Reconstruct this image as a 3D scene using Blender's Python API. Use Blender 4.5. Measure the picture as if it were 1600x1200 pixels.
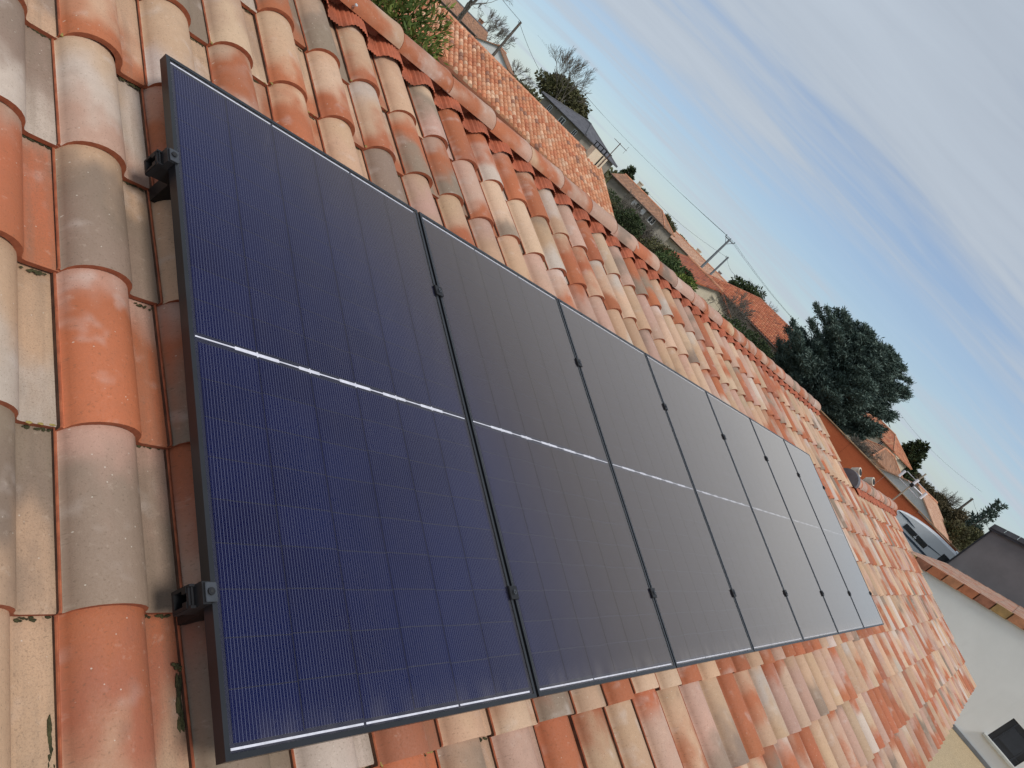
import bpy, math, random
import numpy as np
from mathutils import Matrix, Vector

random.seed(7)
rng = np.random.default_rng(7)
scene = bpy.context.scene
for o in list(bpy.data.objects):
    bpy.data.objects.remove(o)
COL = scene.collection
rad = math.radians

# ------------------------------------------------------------------ camera
SLOPE = rad(18.5)
CS, SN = math.cos(SLOPE), math.sin(SLOPE)
CAM = Vector((-0.9446, -2.1404, 0.5977))
cr = Vector((0.548836, -0.485517, 0.680479))
cu = Vector((-0.221219, 0.700658, 0.678337))
cf = Vector((0.806127, 0.522831, -0.277141))
cam_d = bpy.data.cameras.new('camera')
cam = bpy.data.objects.new('camera', cam_d)
COL.objects.link(cam)
cam.matrix_world = Matrix(((cr.x, cu.x, -cf.x, CAM.x), (cr.y, cu.y, -cf.y, CAM.y), (cr.z, cu.z, -cf.z, CAM.z), (0, 0, 0, 1)))
cam_d.sensor_width = 36.0
cam_d.lens = 1193.48 / 1600 * 36.0
cam_d.clip_start = 0.02
cam_d.clip_end = 6000
scene.camera = cam

# ------------------------------------------------------------------ world, sun, exposure
SUN_EL, SUN_AZ = rad(53), rad(257)          # azimuth counted from +X towards +Y
world = bpy.data.worlds.new('World')
scene.world = world
world.use_nodes = True
wn, wl = world.node_tree.nodes, world.node_tree.links
wn.clear()
w_out = wn.new('ShaderNodeOutputWorld')
w_bg = wn.new('ShaderNodeBackground')
w_bg.inputs['Strength'].default_value = 0.102
wl.new(w_bg.outputs[0], w_out.inputs[0])
sky = wn.new('ShaderNodeTexSky')
sky.sky_type = 'NISHITA'
sky.sun_disc = False
sky.sun_elevation = SUN_EL
sky.sun_rotation = math.pi / 2 - SUN_AZ
sky.altitude = 20
sky.air_density = 1.0
sky.dust_density = 0.25
sky.ozone_density = 1.6


def wmath(op, a, b=None, clamp=False):
    n = wn.new('ShaderNodeMath'); n.operation = op; n.use_clamp = clamp
    for i, v in enumerate((a, b)):
        if v is None: continue
        if isinstance(v, (int, float)): n.inputs[i].default_value = v
        else: wl.new(v, n.inputs[i])
    return n.outputs[0]


w_tc = wn.new('ShaderNodeTexCoord')
w_sep = wn.new('ShaderNodeSeparateXYZ')
wl.new(w_tc.outputs['Generated'], w_sep.inputs[0])
zz = wmath('MAXIMUM', w_sep.outputs[2], 0.0)
den = wmath('ADD', zz, 0.10)
px_ = wmath('DIVIDE', w_sep.outputs[0], den)
py_ = wmath('DIVIDE', w_sep.outputs[1], den)
w_cmb = wn.new('ShaderNodeCombineXYZ')
wl.new(px_, w_cmb.inputs[0]); wl.new(py_, w_cmb.inputs[1])
w_map = wn.new('ShaderNodeMapping')
w_map.inputs['Scale'].default_value = (0.80, 0.20, 1)
w_map.inputs['Location'].default_value = (3.1, 1.7, 0)
w_rot = wn.new('ShaderNodeMapping')
w_rot.inputs['Rotation'].default_value = (0, 0, rad(-36))
wl.new(w_cmb.outputs[0], w_rot.inputs[0])
wl.new(w_rot.outputs[0], w_map.inputs[0])
wnoise = wn.new('ShaderNodeTexNoise')
wnoise.inputs['Scale'].default_value = 1.7
wnoise.inputs['Detail'].default_value = 6
wnoise.inputs['Roughness'].default_value = 0.5
wnoise.inputs['Distortion'].default_value = 0.35
wl.new(w_map.outputs[0], wnoise.inputs['Vector'])
wnoise2 = wn.new('ShaderNodeTexNoise')
wnoise2.inputs['Scale'].default_value = 0.55
wnoise2.inputs['Detail'].default_value = 4
wl.new(w_map.outputs[0], wnoise2.inputs['Vector'])
wnoise3 = wn.new('ShaderNodeTexNoise')
wnoise3.inputs['Scale'].default_value = 6.0; wnoise3.inputs['Detail'].default_value = 8; wnoise3.inputs['Roughness'].default_value = 0.62; wnoise3.inputs['Distortion'].default_value = 0.6
wl.new(w_map.outputs[0], wnoise3.inputs['Vector'])
# cloud cover thickens with elevation, with streaky gaps
cov = wmath('MULTIPLY', zz, 3.4)
cov = wmath('ADD', cov, wmath('MULTIPLY', wmath('SUBTRACT', wnoise.outputs[0], 0.5), 2.6))
cov = wmath('ADD', cov, wmath('MULTIPLY', wmath('SUBTRACT', wnoise3.outputs[0], 0.5), 0.9))
cov = wmath('ADD', cov, wmath('MULTIPLY', wmath('SUBTRACT', wnoise2.outputs[0], 0.5), 1.6))
w_mr = wn.new('ShaderNodeMapRange')
w_mr.interpolation_type = 'SMOOTHSTEP'
w_mr.inputs['From Min'].default_value = 0.05
w_mr.inputs['From Max'].default_value = 0.85
w_mr.inputs['To Min'].default_value = 0.42
w_mr.inputs['To Max'].default_value = 0.97
wl.new(cov, w_mr.inputs['Value'])
w_cr = wn.new('ShaderNodeValToRGB')
w_cr.color_ramp.elements[0].position = 0.3
w_cr.color_ramp.elements[0].color = (4.25, 4.8, 5.55, 1)
w_cr.color_ramp.elements[1].position = 0.75
w_cr.color_ramp.elements[1].color = (5.3, 5.95, 6.75, 1)
wl.new(wmath('ADD', wmath('MULTIPLY', wnoise.outputs[0], 0.62), wmath('MULTIPLY', wnoise3.outputs[0], 0.38)), w_cr.inputs[0])
w_mix = wn.new('ShaderNodeMix'); w_mix.data_type = 'RGBA'
wl.new(w_mr.outputs[0], w_mix.inputs[0])
w_tint = wn.new('ShaderNodeMix'); w_tint.data_type = 'RGBA'; w_tint.blend_type = 'MULTIPLY'
w_tint.inputs[0].default_value = 1.0; w_tint.inputs[7].default_value = (0.86, 1.02, 1.22, 1)      # white balance of the clear gaps
wl.new(sky.outputs[0], w_tint.inputs[6])
wl.new(w_tint.outputs[2], w_mix.inputs[6])
wl.new(w_cr.outputs[0], w_mix.inputs[7])
wl.new(w_mix.outputs[2], w_bg.inputs['Color'])

sun_d = bpy.data.lights.new('sun', 'SUN')
sun_d.energy = 2.6
sun_d.angle = rad(18)
sun_d.color = (1.0, 0.955, 0.89)
sun = bpy.data.objects.new('sun', sun_d)
COL.objects.link(sun)
sdir = Vector((math.cos(SUN_EL) * math.cos(SUN_AZ), math.cos(SUN_EL) * math.sin(SUN_AZ), math.sin(SUN_EL)))
sun.rotation_euler = sdir.to_track_quat('Z', 'Y').to_euler()
sun.location = sdir * 50

vs = scene.view_settings
vs.view_transform = 'Standard'
vs.look = 'None'
vs.gamma = 1.0
vs.use_curve_mapping = False
vs.exposure = 0.0
scene.render.engine = 'CYCLES'
scene.cycles.max_bounces = 4
scene.cycles.diffuse_bounces = 3
scene.cycles.glossy_bounces = 3
scene.cycles.adaptive_threshold = 0.02
scene.cycles.transparent_max_bounces = 12

# ------------------------------------------------------------------ frames of reference
GROUND = -3.4
ROOF = Matrix(((1, 0, 0, 0), (0, CS, -SN, 0), (0, SN, CS, 0), (0, 0, 0, 1)))   # (u, v, z) on the roof slope -> world


def spot(az, d, z=GROUND):
    """ground point at a surveyed bearing (degrees from +X) and distance from the photographer's stand"""
    return Vector((CAM.x + d * math.cos(rad(az)), CAM.y + d * math.sin(rad(az)), z))


WM = {}      # world matrices of everything built


def _link(o, parent, world):
    COL.objects.link(o)
    WM[o.name] = world
    if parent is not None:
        o.parent = parent
        o.matrix_basis = WM[parent.name].inverted() @ world
    else:
        o.matrix_basis = world
    return o


def thing(name, label, cat, world=None, group=None, kind=None):
    o = bpy.data.objects.new(name, None)
    o.empty_display_size = 0.3
    _link(o, None, world if world is not None else Matrix())
    tag(o, label, cat, group, kind)
    return o


def tag(o, label=None, cat=None, group=None, kind=None):
    if label: o['label'] = label
    if cat: o['category'] = cat
    if group: o['group'] = group
    if kind: o['kind'] = kind
    return o


def inst(name, mesh, parent=None, world=None):
    return _link(bpy.data.objects.new(name, mesh), parent, world if world is not None else Matrix())


def T(x, y, z): return Matrix.Translation((x, y, z))
def RZ(a): return Matrix.Rotation(a, 4, 'Z')
def RX(a): return Matrix.Rotation(a, 4, 'X')
def RY(a): return Matrix.Rotation(a, 4, 'Y')


class MB:
    """collects faces, builds one mesh"""
    def __init__(s): s.v = []; s.f = []; s.m = []; s.sm = []
    def add(s, vs_, fs_, mi=0, smooth=False):
        b = len(s.v)
        s.v.extend([tuple(p) for p in vs_])
        for f in fs_:
            s.f.append(tuple(b + i for i in f)); s.m.append(mi); s.sm.append(smooth)
        return s
    def box(s, x0, x1, y0, y1, z0, z1, mi=0, mat=None, bev=0.0):
        if bev > 0:
            b = bev
            vs_, fs_ = [], []
            X, Y, Z = (x0, x1), (y0, y1), (z0, z1)
            idx = {}
            for i in (0, 1):
                for j in (0, 1):
                    for k in (0, 1):
                        sx, sy, sz = (1 if i == 0 else -1), (1 if j == 0 else -1), (1 if k == 0 else -1)
                        for a in range(3):
                            p = [X[i] + sx * b, Y[j] + sy * b, Z[k] + sz * b]
                            p[a] = (X[i], Y[j], Z[k])[a]
                            idx[(i, j, k, a)] = len(vs_); vs_.append(p)
            q = lambda *l: fs_.append(tuple(idx[t] for t in l))
            for k in (0, 1):
                f = [(0, 0, k, 2), (1, 0, k, 2), (1, 1, k, 2), (0, 1, k, 2)]; q(*(f if k else f[::-1]))
                f = [(k, 0, 0, 0), (k, 1, 0, 0), (k, 1, 1, 0), (k, 0, 1, 0)]; q(*(f if k else f[::-1]))
                f = [(0, k, 0, 1), (0, k, 1, 1), (1, k, 1, 1), (1, k, 0, 1)]; q(*(f if k else f[::-1]))
            for j in (0, 1):
                for k in (0, 1):
                    q((0, j, k, 1), (1, j, k, 1), (1, j, k, 2), (0, j, k, 2))
                    q((j, 0, k, 0), (j, 1, k, 0), (j, 1, k, 2), (j, 0, k, 2))
                    q((j, k, 0, 0), (j, k, 1, 0), (j, k, 1, 1), (j, k, 0, 1))
                    for i in (0, 1): 
                        pass
            for i in (0, 1):
                for j in (0, 1):
                    for k in (0, 1): q((i, j, k, 0), (i, j, k, 1), (i, j, k, 2))
        else:
            vs_ = [(x0, y0, z0), (x1, y0, z0), (x1, y1, z0), (x0, y1, z0), (x0, y0, z1), (x1, y0, z1), (x1, y1, z1), (x0, y1, z1)]
            fs_ = [(3, 2, 1, 0), (4, 5, 6, 7), (0, 1, 5, 4), (1, 2, 6, 5), (2, 3, 7, 6), (3, 0, 4, 7)]
        if mat is not None: vs_ = [tuple(mat @ Vector(p)) for p in vs_]
        return s.add(vs_, fs_, mi)
    def tube(s, a, b, r0, r1=None, n=8, mi=0, caps=True, smooth=True):
        a, b = Vector(a), Vector(b)
        r1 = r0 if r1 is None else r1
        d = (b - a)
        if d.length < 1e-6: return s
        d.normalize()
        x = d.orthogonal().normalized(); y = d.cross(x)
        vs_ = []
        for p, r in ((a, r0), (b, r1)):
            for i in range(n):
                t = 2 * math.pi * i / n
                vs_.append(p + x * (r * math.cos(t)) + y * (r * math.sin(t)))
        fs_ = [(i, (i + 1) % n, n + (i + 1) % n, n + i) for i in range(n)]
        s.add(vs_, fs_, mi, smooth)
        if caps: s.add(vs_, [tuple(range(n))[::-1], tuple(range(n, 2 * n))], mi)
        return s
    def path(s, pts, r, n=6, mi=0):
        for p, q in zip(pts[:-1], pts[1:]): s.tube(p, q, r, r, n, mi)
        return s
    def prism(s, poly, h0, h1, axis='z', mi=0, mat=None):
        n = len(poly)
        def P(p, h):
            return (p[0], p[1], h) if axis == 'z' else ((p[0], h, p[1]) if axis == 'y' else (h, p[0], p[1]))
        vs_ = [P(p, h0) for p in poly] + [P(p, h1) for p in poly]
        if mat is not None: vs_ = [tuple(mat @ Vector(p)) for p in vs_]
        fs_ = [tuple(range(n))[::-1], tuple(range(n, 2 * n))] + [(i, (i + 1) % n, n + (i + 1) % n, n + i) for i in range(n)]
        return s.add(vs_, fs_, mi)
    def mesh(s, name, mats):
        me = bpy.data.meshes.new(name)
        me.from_pydata(s.v, [], s.f)
        for m in (mats if isinstance(mats, (list, tuple)) else [mats]): me.materials.append(m)
        me.polygons.foreach_set('material_index', s.m)
        me.polygons.foreach_set('use_smooth', s.sm)
        me.update()
        return me
    def build(s, name, mats, parent=None, world=None):
        return inst(name, s.mesh(name, mats), parent, world)


def np_mesh(name, V, F, mats, smooth=False):
    """fast mesh from numpy arrays, F is (n, k)"""
    me = bpy.data.meshes.new(name)
    V = np.asarray(V, np.float32); F = np.asarray(F, np.int32)
    n, k = F.shape
    me.vertices.add(len(V)); me.vertices.foreach_set('co', V.ravel())
    me.loops.add(n * k); me.loops.foreach_set('vertex_index', F.ravel())
    me.polygons.add(n)
    me.polygons.foreach_set('loop_start', np.arange(0, n * k, k, dtype=np.int32))
    me.polygons.foreach_set('loop_total', np.full(n, k, np.int32))
    if smooth: me.polygons.foreach_set('use_smooth', np.ones(n, bool))
    for m in (mats if isinstance(mats, (list, tuple)) else [mats]): me.materials.append(m)
    me.update(calc_edges=True)
    return me


# ------------------------------------------------------------------ materials
class NT:
    def __init__(s, name):
        s.mat = bpy.data.materials.new(name); s.mat.use_nodes = True
        s.t = s.mat.node_tree; s.n = s.t.nodes; s.l = s.t.links
        s.b = s.n['Principled BSDF']
    def node(s, typ, **kw):
        n = s.n.new(typ)
        for k, v in kw.items(): setattr(n, k, v)
        return n
    def set(s, sock, v):
        if isinstance(v, bpy.types.NodeSocket): s.l.new(v, sock)
        elif isinstance(v, (tuple, list)):
            d = sock.default_value
            sock.default_value = tuple(v) if len(d) == len(v) else (tuple(v) + (1,))
        else: sock.default_value = v
    def math(s, op, a, b=0.0, clamp=False):
        n = s.node('ShaderNodeMath', operation=op, use_clamp=clamp)
        s.set(n.inputs[0], a); s.set(n.inputs[1], b)
        return n.outputs[0]
    def mix(s, f, a, b, blend='MIX'):
        n = s.node('ShaderNodeMix', data_type='RGBA', blend_type=blend)
        s.set(n.inputs[0], f); s.set(n.inputs[6], a); s.set(n.inputs[7], b)
        return n.outputs[2]
    def noise(s, vec, scale, detail=3, rough=0.5, dist=0.0):
        n = s.node('ShaderNodeTexNoise')
        if vec is not None: s.l.new(vec, n.inputs['Vector'])
        n.inputs['Scale'].default_value = scale; n.inputs['Detail'].default_value = detail
        n.inputs['Roughness'].default_value = rough; n.inputs['Distortion'].default_value = dist
        return n.outputs[0]
    def ramp(s, f, lo, hi, a=0.0, b=1.0):
        n = s.node('ShaderNodeMapRange', interpolation_type='SMOOTHSTEP')
        s.set(n.inputs[0], f); n.inputs[1].default_value = lo; n.inputs[2].default_value = hi
        n.inputs[3].default_value = a; n.inputs[4].default_value = b
        return n.outputs[0]
    def coord(s, which='Object'):
        return s.node('ShaderNodeTexCoord').outputs[which]
    def vmul(s, v, xyz):
        n = s.node('ShaderNodeVectorMath', operation='MULTIPLY'); s.l.new(v, n.inputs[0]); n.inputs[1].default_value = xyz
        return n.outputs[0]
    def vadd(s, a, b):
        n = s.node('ShaderNodeVectorMath', operation='ADD'); s.l.new(a, n.inputs[0]); s.set(n.inputs[1], b)
        return n.outputs[0]
    def bump(s, h, strength=0.3, dist=0.01):
        n = s.node('ShaderNodeBump'); n.inputs['Strength'].default_value = strength; n.inputs['Distance'].default_value = dist
        s.l.new(h, n.inputs['Height']); s.l.new(n.outputs[0], s.b.inputs['Normal'])
    def col(s, c): s.set(s.b.inputs['Base Color'], c)
    def rough(s, r): s.set(s.b.inputs['Roughness'], r)


def plain(name, c, rough=0.6, var=0.15, scale=3.0, metal=0.0, bump=0.0, bscale=60, spec=None):
    m = NT(name)
    v = m.coord()
    f = m.ramp(m.noise(v, scale, 5, 0.6), 0.3, 0.7)
    m.col(m.mix(f, tuple(x * (1 - var) for x in c), tuple(min(1, x * (1 + var)) for x in c)))
    m.rough(rough); m.b.inputs['Metallic'].default_value = metal
    if spec is not None: m.b.inputs['Specular IOR Level'].default_value = spec
    if bump: m.bump(m.noise(v, bscale, 3), bump, 0.01)
    return m.mat


def tile_material(name, src):
    """weathered multi-tone clay; three tones per tile, blown over one another along its length"""
    m = NT(name)
    def attr(a, typ): 
        n = m.node('ShaderNodeAttribute', attribute_type=typ, attribute_name=a); return n
    tuv = attr('tuv', 'GEOMETRY').outputs['Vector']
    lo, mi, hi = (attr(a, src).outputs['Color'] for a in ('c_low', 'c_mid', 'c_high'))
    seed = attr('seed', src).outputs['Fac']
    n = m.node('ShaderNodeCombineXYZ')
    m.set(n.inputs[0], m.math('MULTIPLY', seed, 17.3)); m.set(n.inputs[1], m.math('MULTIPLY', seed, 41.7)); m.set(n.inputs[2], m.math('MULTIPLY', seed, 9.1))
    p = m.vadd(tuv, n.outputs[0])
    sep = m.node('ShaderNodeSeparateXYZ'); m.l.new(tuv, sep.inputs[0])
    big = m.noise(p, 2.2, 2, 0.5)
    wob = m.math('MULTIPLY', m.math('SUBTRACT', big, 0.5), 1.15)
    y = m.math('ADD', sep.outputs[1], wob)
    c = m.mix(m.ramp(y, 0.06, 0.50), lo, mi)
    c = m.mix(m.ramp(y, 0.46, 0.90), c, hi)
    # airy pale bloom and smoky puffs
    puff = m.noise(m.vmul(p, (1.0, 1.7, 1.0)), 3.1, 2, 0.55)
    c = m.mix(m.ramp(puff, 0.58, 0.78, 0, 0.34), c, (0.60, 0.52, 0.47))
    puff2 = m.noise(m.vmul(p, (1.3, 1.5, 1.0)), 2.7, 2, 0.55)
    c = m.mix(m.ramp(puff2, 0.62, 0.8, 0, 0.26), c, (0.17, 0.12, 0.09))
    # sandy grain, dark pin pricks, pale lime flecks
    g = m.noise(m.vmul(p, (0.24, 0.45, 1.0)), 620, 2, 0.7)
    c = m.mix(m.ramp(g, 0.3, 0.7, 0.16, 0.0), c, (0.09, 0.06, 0.04))
    g2 = m.noise(m.vmul(p, (0.24, 0.45, 1.0)), 190, 2, 0.6)
    c = m.mix(m.ramp(g2, 0.61, 0.71, 0.0, 0.36), c, (0.10, 0.075, 0.05))
    mott = m.noise(m.vmul(p, (0.24, 0.45, 1.0)), 46, 3, 0.68)
    c = m.mix(m.ramp(mott, 0.30, 0.72, 0.09, 0.0), c, (0.15, 0.10, 0.07))
    c = m.mix(m.ramp(mott, 0.60, 0.74, 0.0, 0.14), c, (0.60, 0.50, 0.41))
    vo = m.node('ShaderNodeTexVoronoi', feature='F1'); m.l.new(m.vmul(p, (0.24, 0.45, 0.3)), vo.inputs['Vector']); vo.inputs['Scale'].default_value = 42
    c = m.mix(m.ramp(vo.outputs['Distance'], 0.045, 0.075, 0.55, 0.0), c, (0.62, 0.56, 0.48))
    # grime in the pan beside the roll
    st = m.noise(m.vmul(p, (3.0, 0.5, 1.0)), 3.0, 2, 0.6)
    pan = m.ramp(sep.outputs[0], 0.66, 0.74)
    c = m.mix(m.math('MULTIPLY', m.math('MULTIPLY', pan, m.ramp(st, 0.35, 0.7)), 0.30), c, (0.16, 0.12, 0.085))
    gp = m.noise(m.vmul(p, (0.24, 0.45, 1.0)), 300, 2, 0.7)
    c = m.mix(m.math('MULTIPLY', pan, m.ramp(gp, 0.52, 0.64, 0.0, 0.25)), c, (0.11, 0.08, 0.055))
    m.col(c)
    m.rough(m.ramp(g2, 0.3, 0.7, 0.62, 0.85))
    m.b.inputs['Specular IOR Level'].default_value = 0.35
    m.bump(m.noise(p, 14, 5, 0.72), 0.26, 0.006)
    return m.mat


M_TILE = tile_material('tile_clay_weathered', 'OBJECT')
M_TILE_S = tile_material('tile_clay_weathered_field', 'GEOMETRY')


def raw_clay():
    m = NT('raw_terracotta'); v = m.coord()
    f = m.noise(v, 30, 4, 0.6)
    m.col(m.mix(m.ramp(f, 0.3, 0.7), (0.23, 0.058, 0.024), (0.36, 0.105, 0.045)))
    m.rough(0.85); m.bump(m.noise(v, 220, 2), 0.15, 0.003)
    return m.mat


M_RAW = raw_clay()
M_JOINT = plain('joint_shade_grime', (0.075, 0.035, 0.02), 0.95, 0.4, 25)  # dirty joint, darkened to paint in the shadow line along each lip side
M_ALU = plain('frame_anodised', (0.013, 0.014, 0.017), 0.32, 0.2, 9, 0.0, spec=0.45)
M_BLACK = plain('clamp_black', (0.012, 0.012, 0.014), 0.5, 0.2, 30, 0.0, spec=0.3)
M_CLAMP = plain('clamp_grey', (0.05, 0.055, 0.065), 0.45, 0.15, 30, 0.3)
M_RAIL = plain('rail_black', (0.012, 0.012, 0.014), 0.5, 0.2, 10, 0.4)
M_RIBBON = plain('ribbon_tin', (0.66, 0.66, 0.74), 0.35, 0.12, 60, 0.1)
M_BACK = plain('backsheet_navy', (0.003, 0.004, 0.022), 0.5, 0.1, 4)


def cell_material():
    m = NT('cell_silicon'); v = m.coord()
    sep = m.node('ShaderNodeSeparateXYZ'); m.l.new(v, sep.inputs[0])
    fx = m.math('FRACT', m.math('MULTIPLY', sep.outputs[0], 20 / 0.160))
    d = m.math('ABSOLUTE', m.math('SUBTRACT', fx, 0.5))
    line = m.math('MULTIPLY', m.ramp(d, 0.03, 0.10, 1.0, 0.0), m.ramp(m.math('ABSOLUTE', sep.outputs[0]), 0.0758, 0.0766, 1.0, 0.0))
    ye = m.math('ABSOLUTE', m.math('DIVIDE', sep.outputs[1], 0.0463))
    pad = m.ramp(ye, 0.955, 0.985)
    oi = m.node('ShaderNodeObjectInfo').outputs['Random']
    base = m.mix(oi, (0.0026, 0.0040, 0.031), (0.0046, 0.0068, 0.042))
    n = m.noise(m.node('ShaderNodeNewGeometry').outputs['Position'], 1.6, 3, 0.5)
    base = m.mix(m.ramp(n, 0.3, 0.7), base, (0.0040, 0.0080, 0.050))
    lw = m.node('ShaderNodeLayerWeight'); lw.inputs['Blend'].default_value = 0.5       # nitride coating: blue head-on, brownish when seen aslant
    base = m.mix(m.ramp(lw.outputs['Facing'], 0.46, 0.60), base, (0.026, 0.016, 0.014))
    wire = m.mix(pad, (0.085, 0.095, 0.165), (0.24, 0.25, 0.34))
    m.col(m.mix(line, base, wire))
    m.rough(0.5); m.b.inputs['Specular IOR Level'].default_value = 0.05
    return m.mat


M_CELL = cell_material()


def glass_material():
    m = NT('solar_glass')
    m.n.remove(m.b)
    out = m.n['Material Output']
    lw = m.node('ShaderNodeLayerWeight'); lw.inputs['Blend'].default_value = 0.5
    face = lw.outputs['Facing']                                  # 0 head-on, 1 at grazing: structured solar glass
    fr = m.math('ADD', m.math('MULTIPLY', m.math('POWER', face, 4.6), 1.85), 0.010, True)
    gl = m.node('ShaderNodeBsdfGlossy'); gl.inputs['Roughness'].default_value = 0.10; gl.inputs['Color'].default_value = (1.0, 0.87, 0.745, 1)
    v = m.coord()
    tr = m.node('ShaderNodeBsdfTransparent')
    mx = m.node('ShaderNodeMixShader')
    m.l.new(fr, mx.inputs[0]); m.l.new(tr.outputs[0], mx.inputs[1]); m.l.new(gl.outputs[0], mx.inputs[2])
    # thin dust film with run marks and a few dried spots; thicker along a slanting ray
    df = m.node('ShaderNodeBsdfDiffuse'); df.inputs['Color'].default_value = (0.46, 0.42, 0.40, 1)
    d1 = m.noise(m.vmul(v, (6.0, 1.6, 1.0)), 3.0, 5, 0.6)
    d2 = m.noise(v, 34, 3, 0.7)
    dust = m.math('ADD', m.ramp(d1, 0.35, 0.75, 0.0012, 0.006), m.ramp(d2, 0.70, 0.78, 0.0, 0.014))
    sp = m.node('ShaderNodeSeparateXYZ'); m.l.new(v, sp.inputs[0])
    oi = m.node('ShaderNodeObjectInfo').outputs['Random']
    low = m.math('MULTIPLY', m.ramp(sp.outputs[1], -1.742, -1.66, 1.0, 0.0), m.ramp(m.noise(m.vmul(v, (14.0, 3.0, 1.0)), 1.0, 5, 0.65), 0.3, 0.75, 0.002, 0.05))
    dust = m.math('ADD', dust, low)
    vo = m.node('ShaderNodeTexVoronoi', feature='F1', voronoi_dimensions='4D'); m.l.new(v, vo.inputs['Vector']); vo.inputs['Scale'].default_value = 9.0; m.set(vo.inputs['W'], m.math('MULTIPLY', oi, 50.0))
    dust = m.math('ADD', dust, m.ramp(vo.outputs['Distance'], 0.022, 0.034, 0.35, 0.0))
    smr = m.noise(m.vmul(v, (1.0, 0.35, 1.0)), 4.5, 6, 0.7, 1.2)
    dust = m.math('ADD', dust, m.ramp(smr, 0.60, 0.80, 0.0, 0.022))
    dust = m.math('DIVIDE', dust, m.math('MAXIMUM', m.math('SUBTRACT', 1.0, face), 0.06), True)
    mx2 = m.node('ShaderNodeMixShader')
    m.l.new(dust, mx2.inputs[0]); m.l.new(mx.outputs[0], mx2.inputs[1]); m.l.new(df.outputs[0], mx2.inputs[2])
    m.l.new(mx2.outputs[0], out.inputs[0])
    return m.mat


M_GLASS = glass_material()
M_FRINGE = plain('fringe_red', (0.36, 0.098, 0.047), 0.7, 0.25, 14, 0, 0.2, 120)
M_MOSS = plain('moss', (0.042, 0.040, 0.014), 0.95, 0.5, 40, 0, 0.5, 300)
M_LICHEN = plain('lichen', (0.26, 0.20, 0.06), 0.95, 0.3, 60)
M_ZINC = plain('zinc', (0.10, 0.10, 0.115), 0.55, 0.2, 8, 0.2)
M_MORTAR = plain('mortar', (0.46, 0.38, 0.27), 0.95, 0.2, 20, 0, 0.3, 80)

# ------------------------------------------------------------------ ground
g_m = NT('ground_earth'); v = g_m.coord()
a_ = g_m.noise(v, 0.05, 5, 0.6); b_ = g_m.noise(v, 0.9, 6, 0.65)
gc = g_m.mix(g_m.ramp(a_, 0.42, 0.56), (0.075, 0.085, 0.035), (0.17, 0.14, 0.10))
g_m.col(g_m.mix(g_m.ramp(b_, 0.35, 0.7, 0, 0.5), gc, (0.05, 0.055, 0.025)))
g_m.rough(0.95); g_m.bump(b_, 0.4, 0.05)
tag(MB().add([(-3000, -3000, GROUND), (3000, -3000, GROUND), (3000, 3000, GROUND), (-3000, 3000, GROUND)], [(0, 1, 2, 3)]).build('ground', g_m.mat), kind='structure')
gv = NT('gravel_beige'); v = gv.coord()
n1 = gv.noise(v, 38, 4, 0.75); n2 = gv.noise(v, 1.3, 4)
c_ = gv.mix(gv.ramp(n1, 0.3, 0.7), (0.30, 0.22, 0.125), (0.52, 0.40, 0.25))
gv.col(gv.mix(gv.ramp(n2, 0.4, 0.7, 0, 0.2), c_, (0.30, 0.24, 0.16))); gv.rough(0.95); gv.bump(n1, 0.5, 0.02)
tag(MB().box(14.5, 24.6, -14, 0.5, GROUND, GROUND + 0.02).build('gravel_yard', gv.mat), kind='structure')

# ------------------------------------------------------------------ roof tiles of the photographed house
PITCH, GAUGE, LEN, ZP = 0.2405, 0.370, 0.455, -0.172
U0, V0 = 0.036, 0.030
PAL = dict(s=(0.50, 0.318, 0.205), o=(0.40, 0.122, 0.052), p=(0.46, 0.285, 0.215), g=(0.25, 0.180, 0.132), w=(0.52, 0.415, 0.35), b=(0.54, 0.365, 0.25), r=(0.36, 0.12, 0.065))
WEI = [('s', 36), ('b', 20), ('o', 22), ('p', 12), ('g', 8), ('w', 4), ('r', 3)]
KEYS = [k for k, w in WEI for _ in range(w)]


def tile_profile(hs=12):
    top = [(0.000, -0.010), (0.000, 0.0085), (0.0018, 0.0112), (0.0046, 0.0112), (0.0066, 0.0085)]
    inn = [(0.006, -0.016), (0.006, -0.009), (0.008, -0.007), (0.012, -0.007), (0.016, -0.006)]
    cx, hw, hh = 0.0865, 0.0785, 0.067
    for i in range(hs + 1):
        a = math.pi * (1 - 0.035) - math.pi * (1 - 0.035 - 0.035) * i / hs
        top.append((cx + hw * math.cos(a), hh * math.sin(a) ** 0.92))
        inn.append((cx + (hw - 0.017) * math.cos(a), (hh - 0.0175) * math.sin(a)))
    top += [(0.1685, 0.0035), (0.177, 0.0008), (0.21, 0.0), (0.246, 0.0)]
    inn += [(0.160, -0.012), (0.177, -0.0155), (0.21, -0.016), (0.246, -0.016)]
    return top, inn


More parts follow.
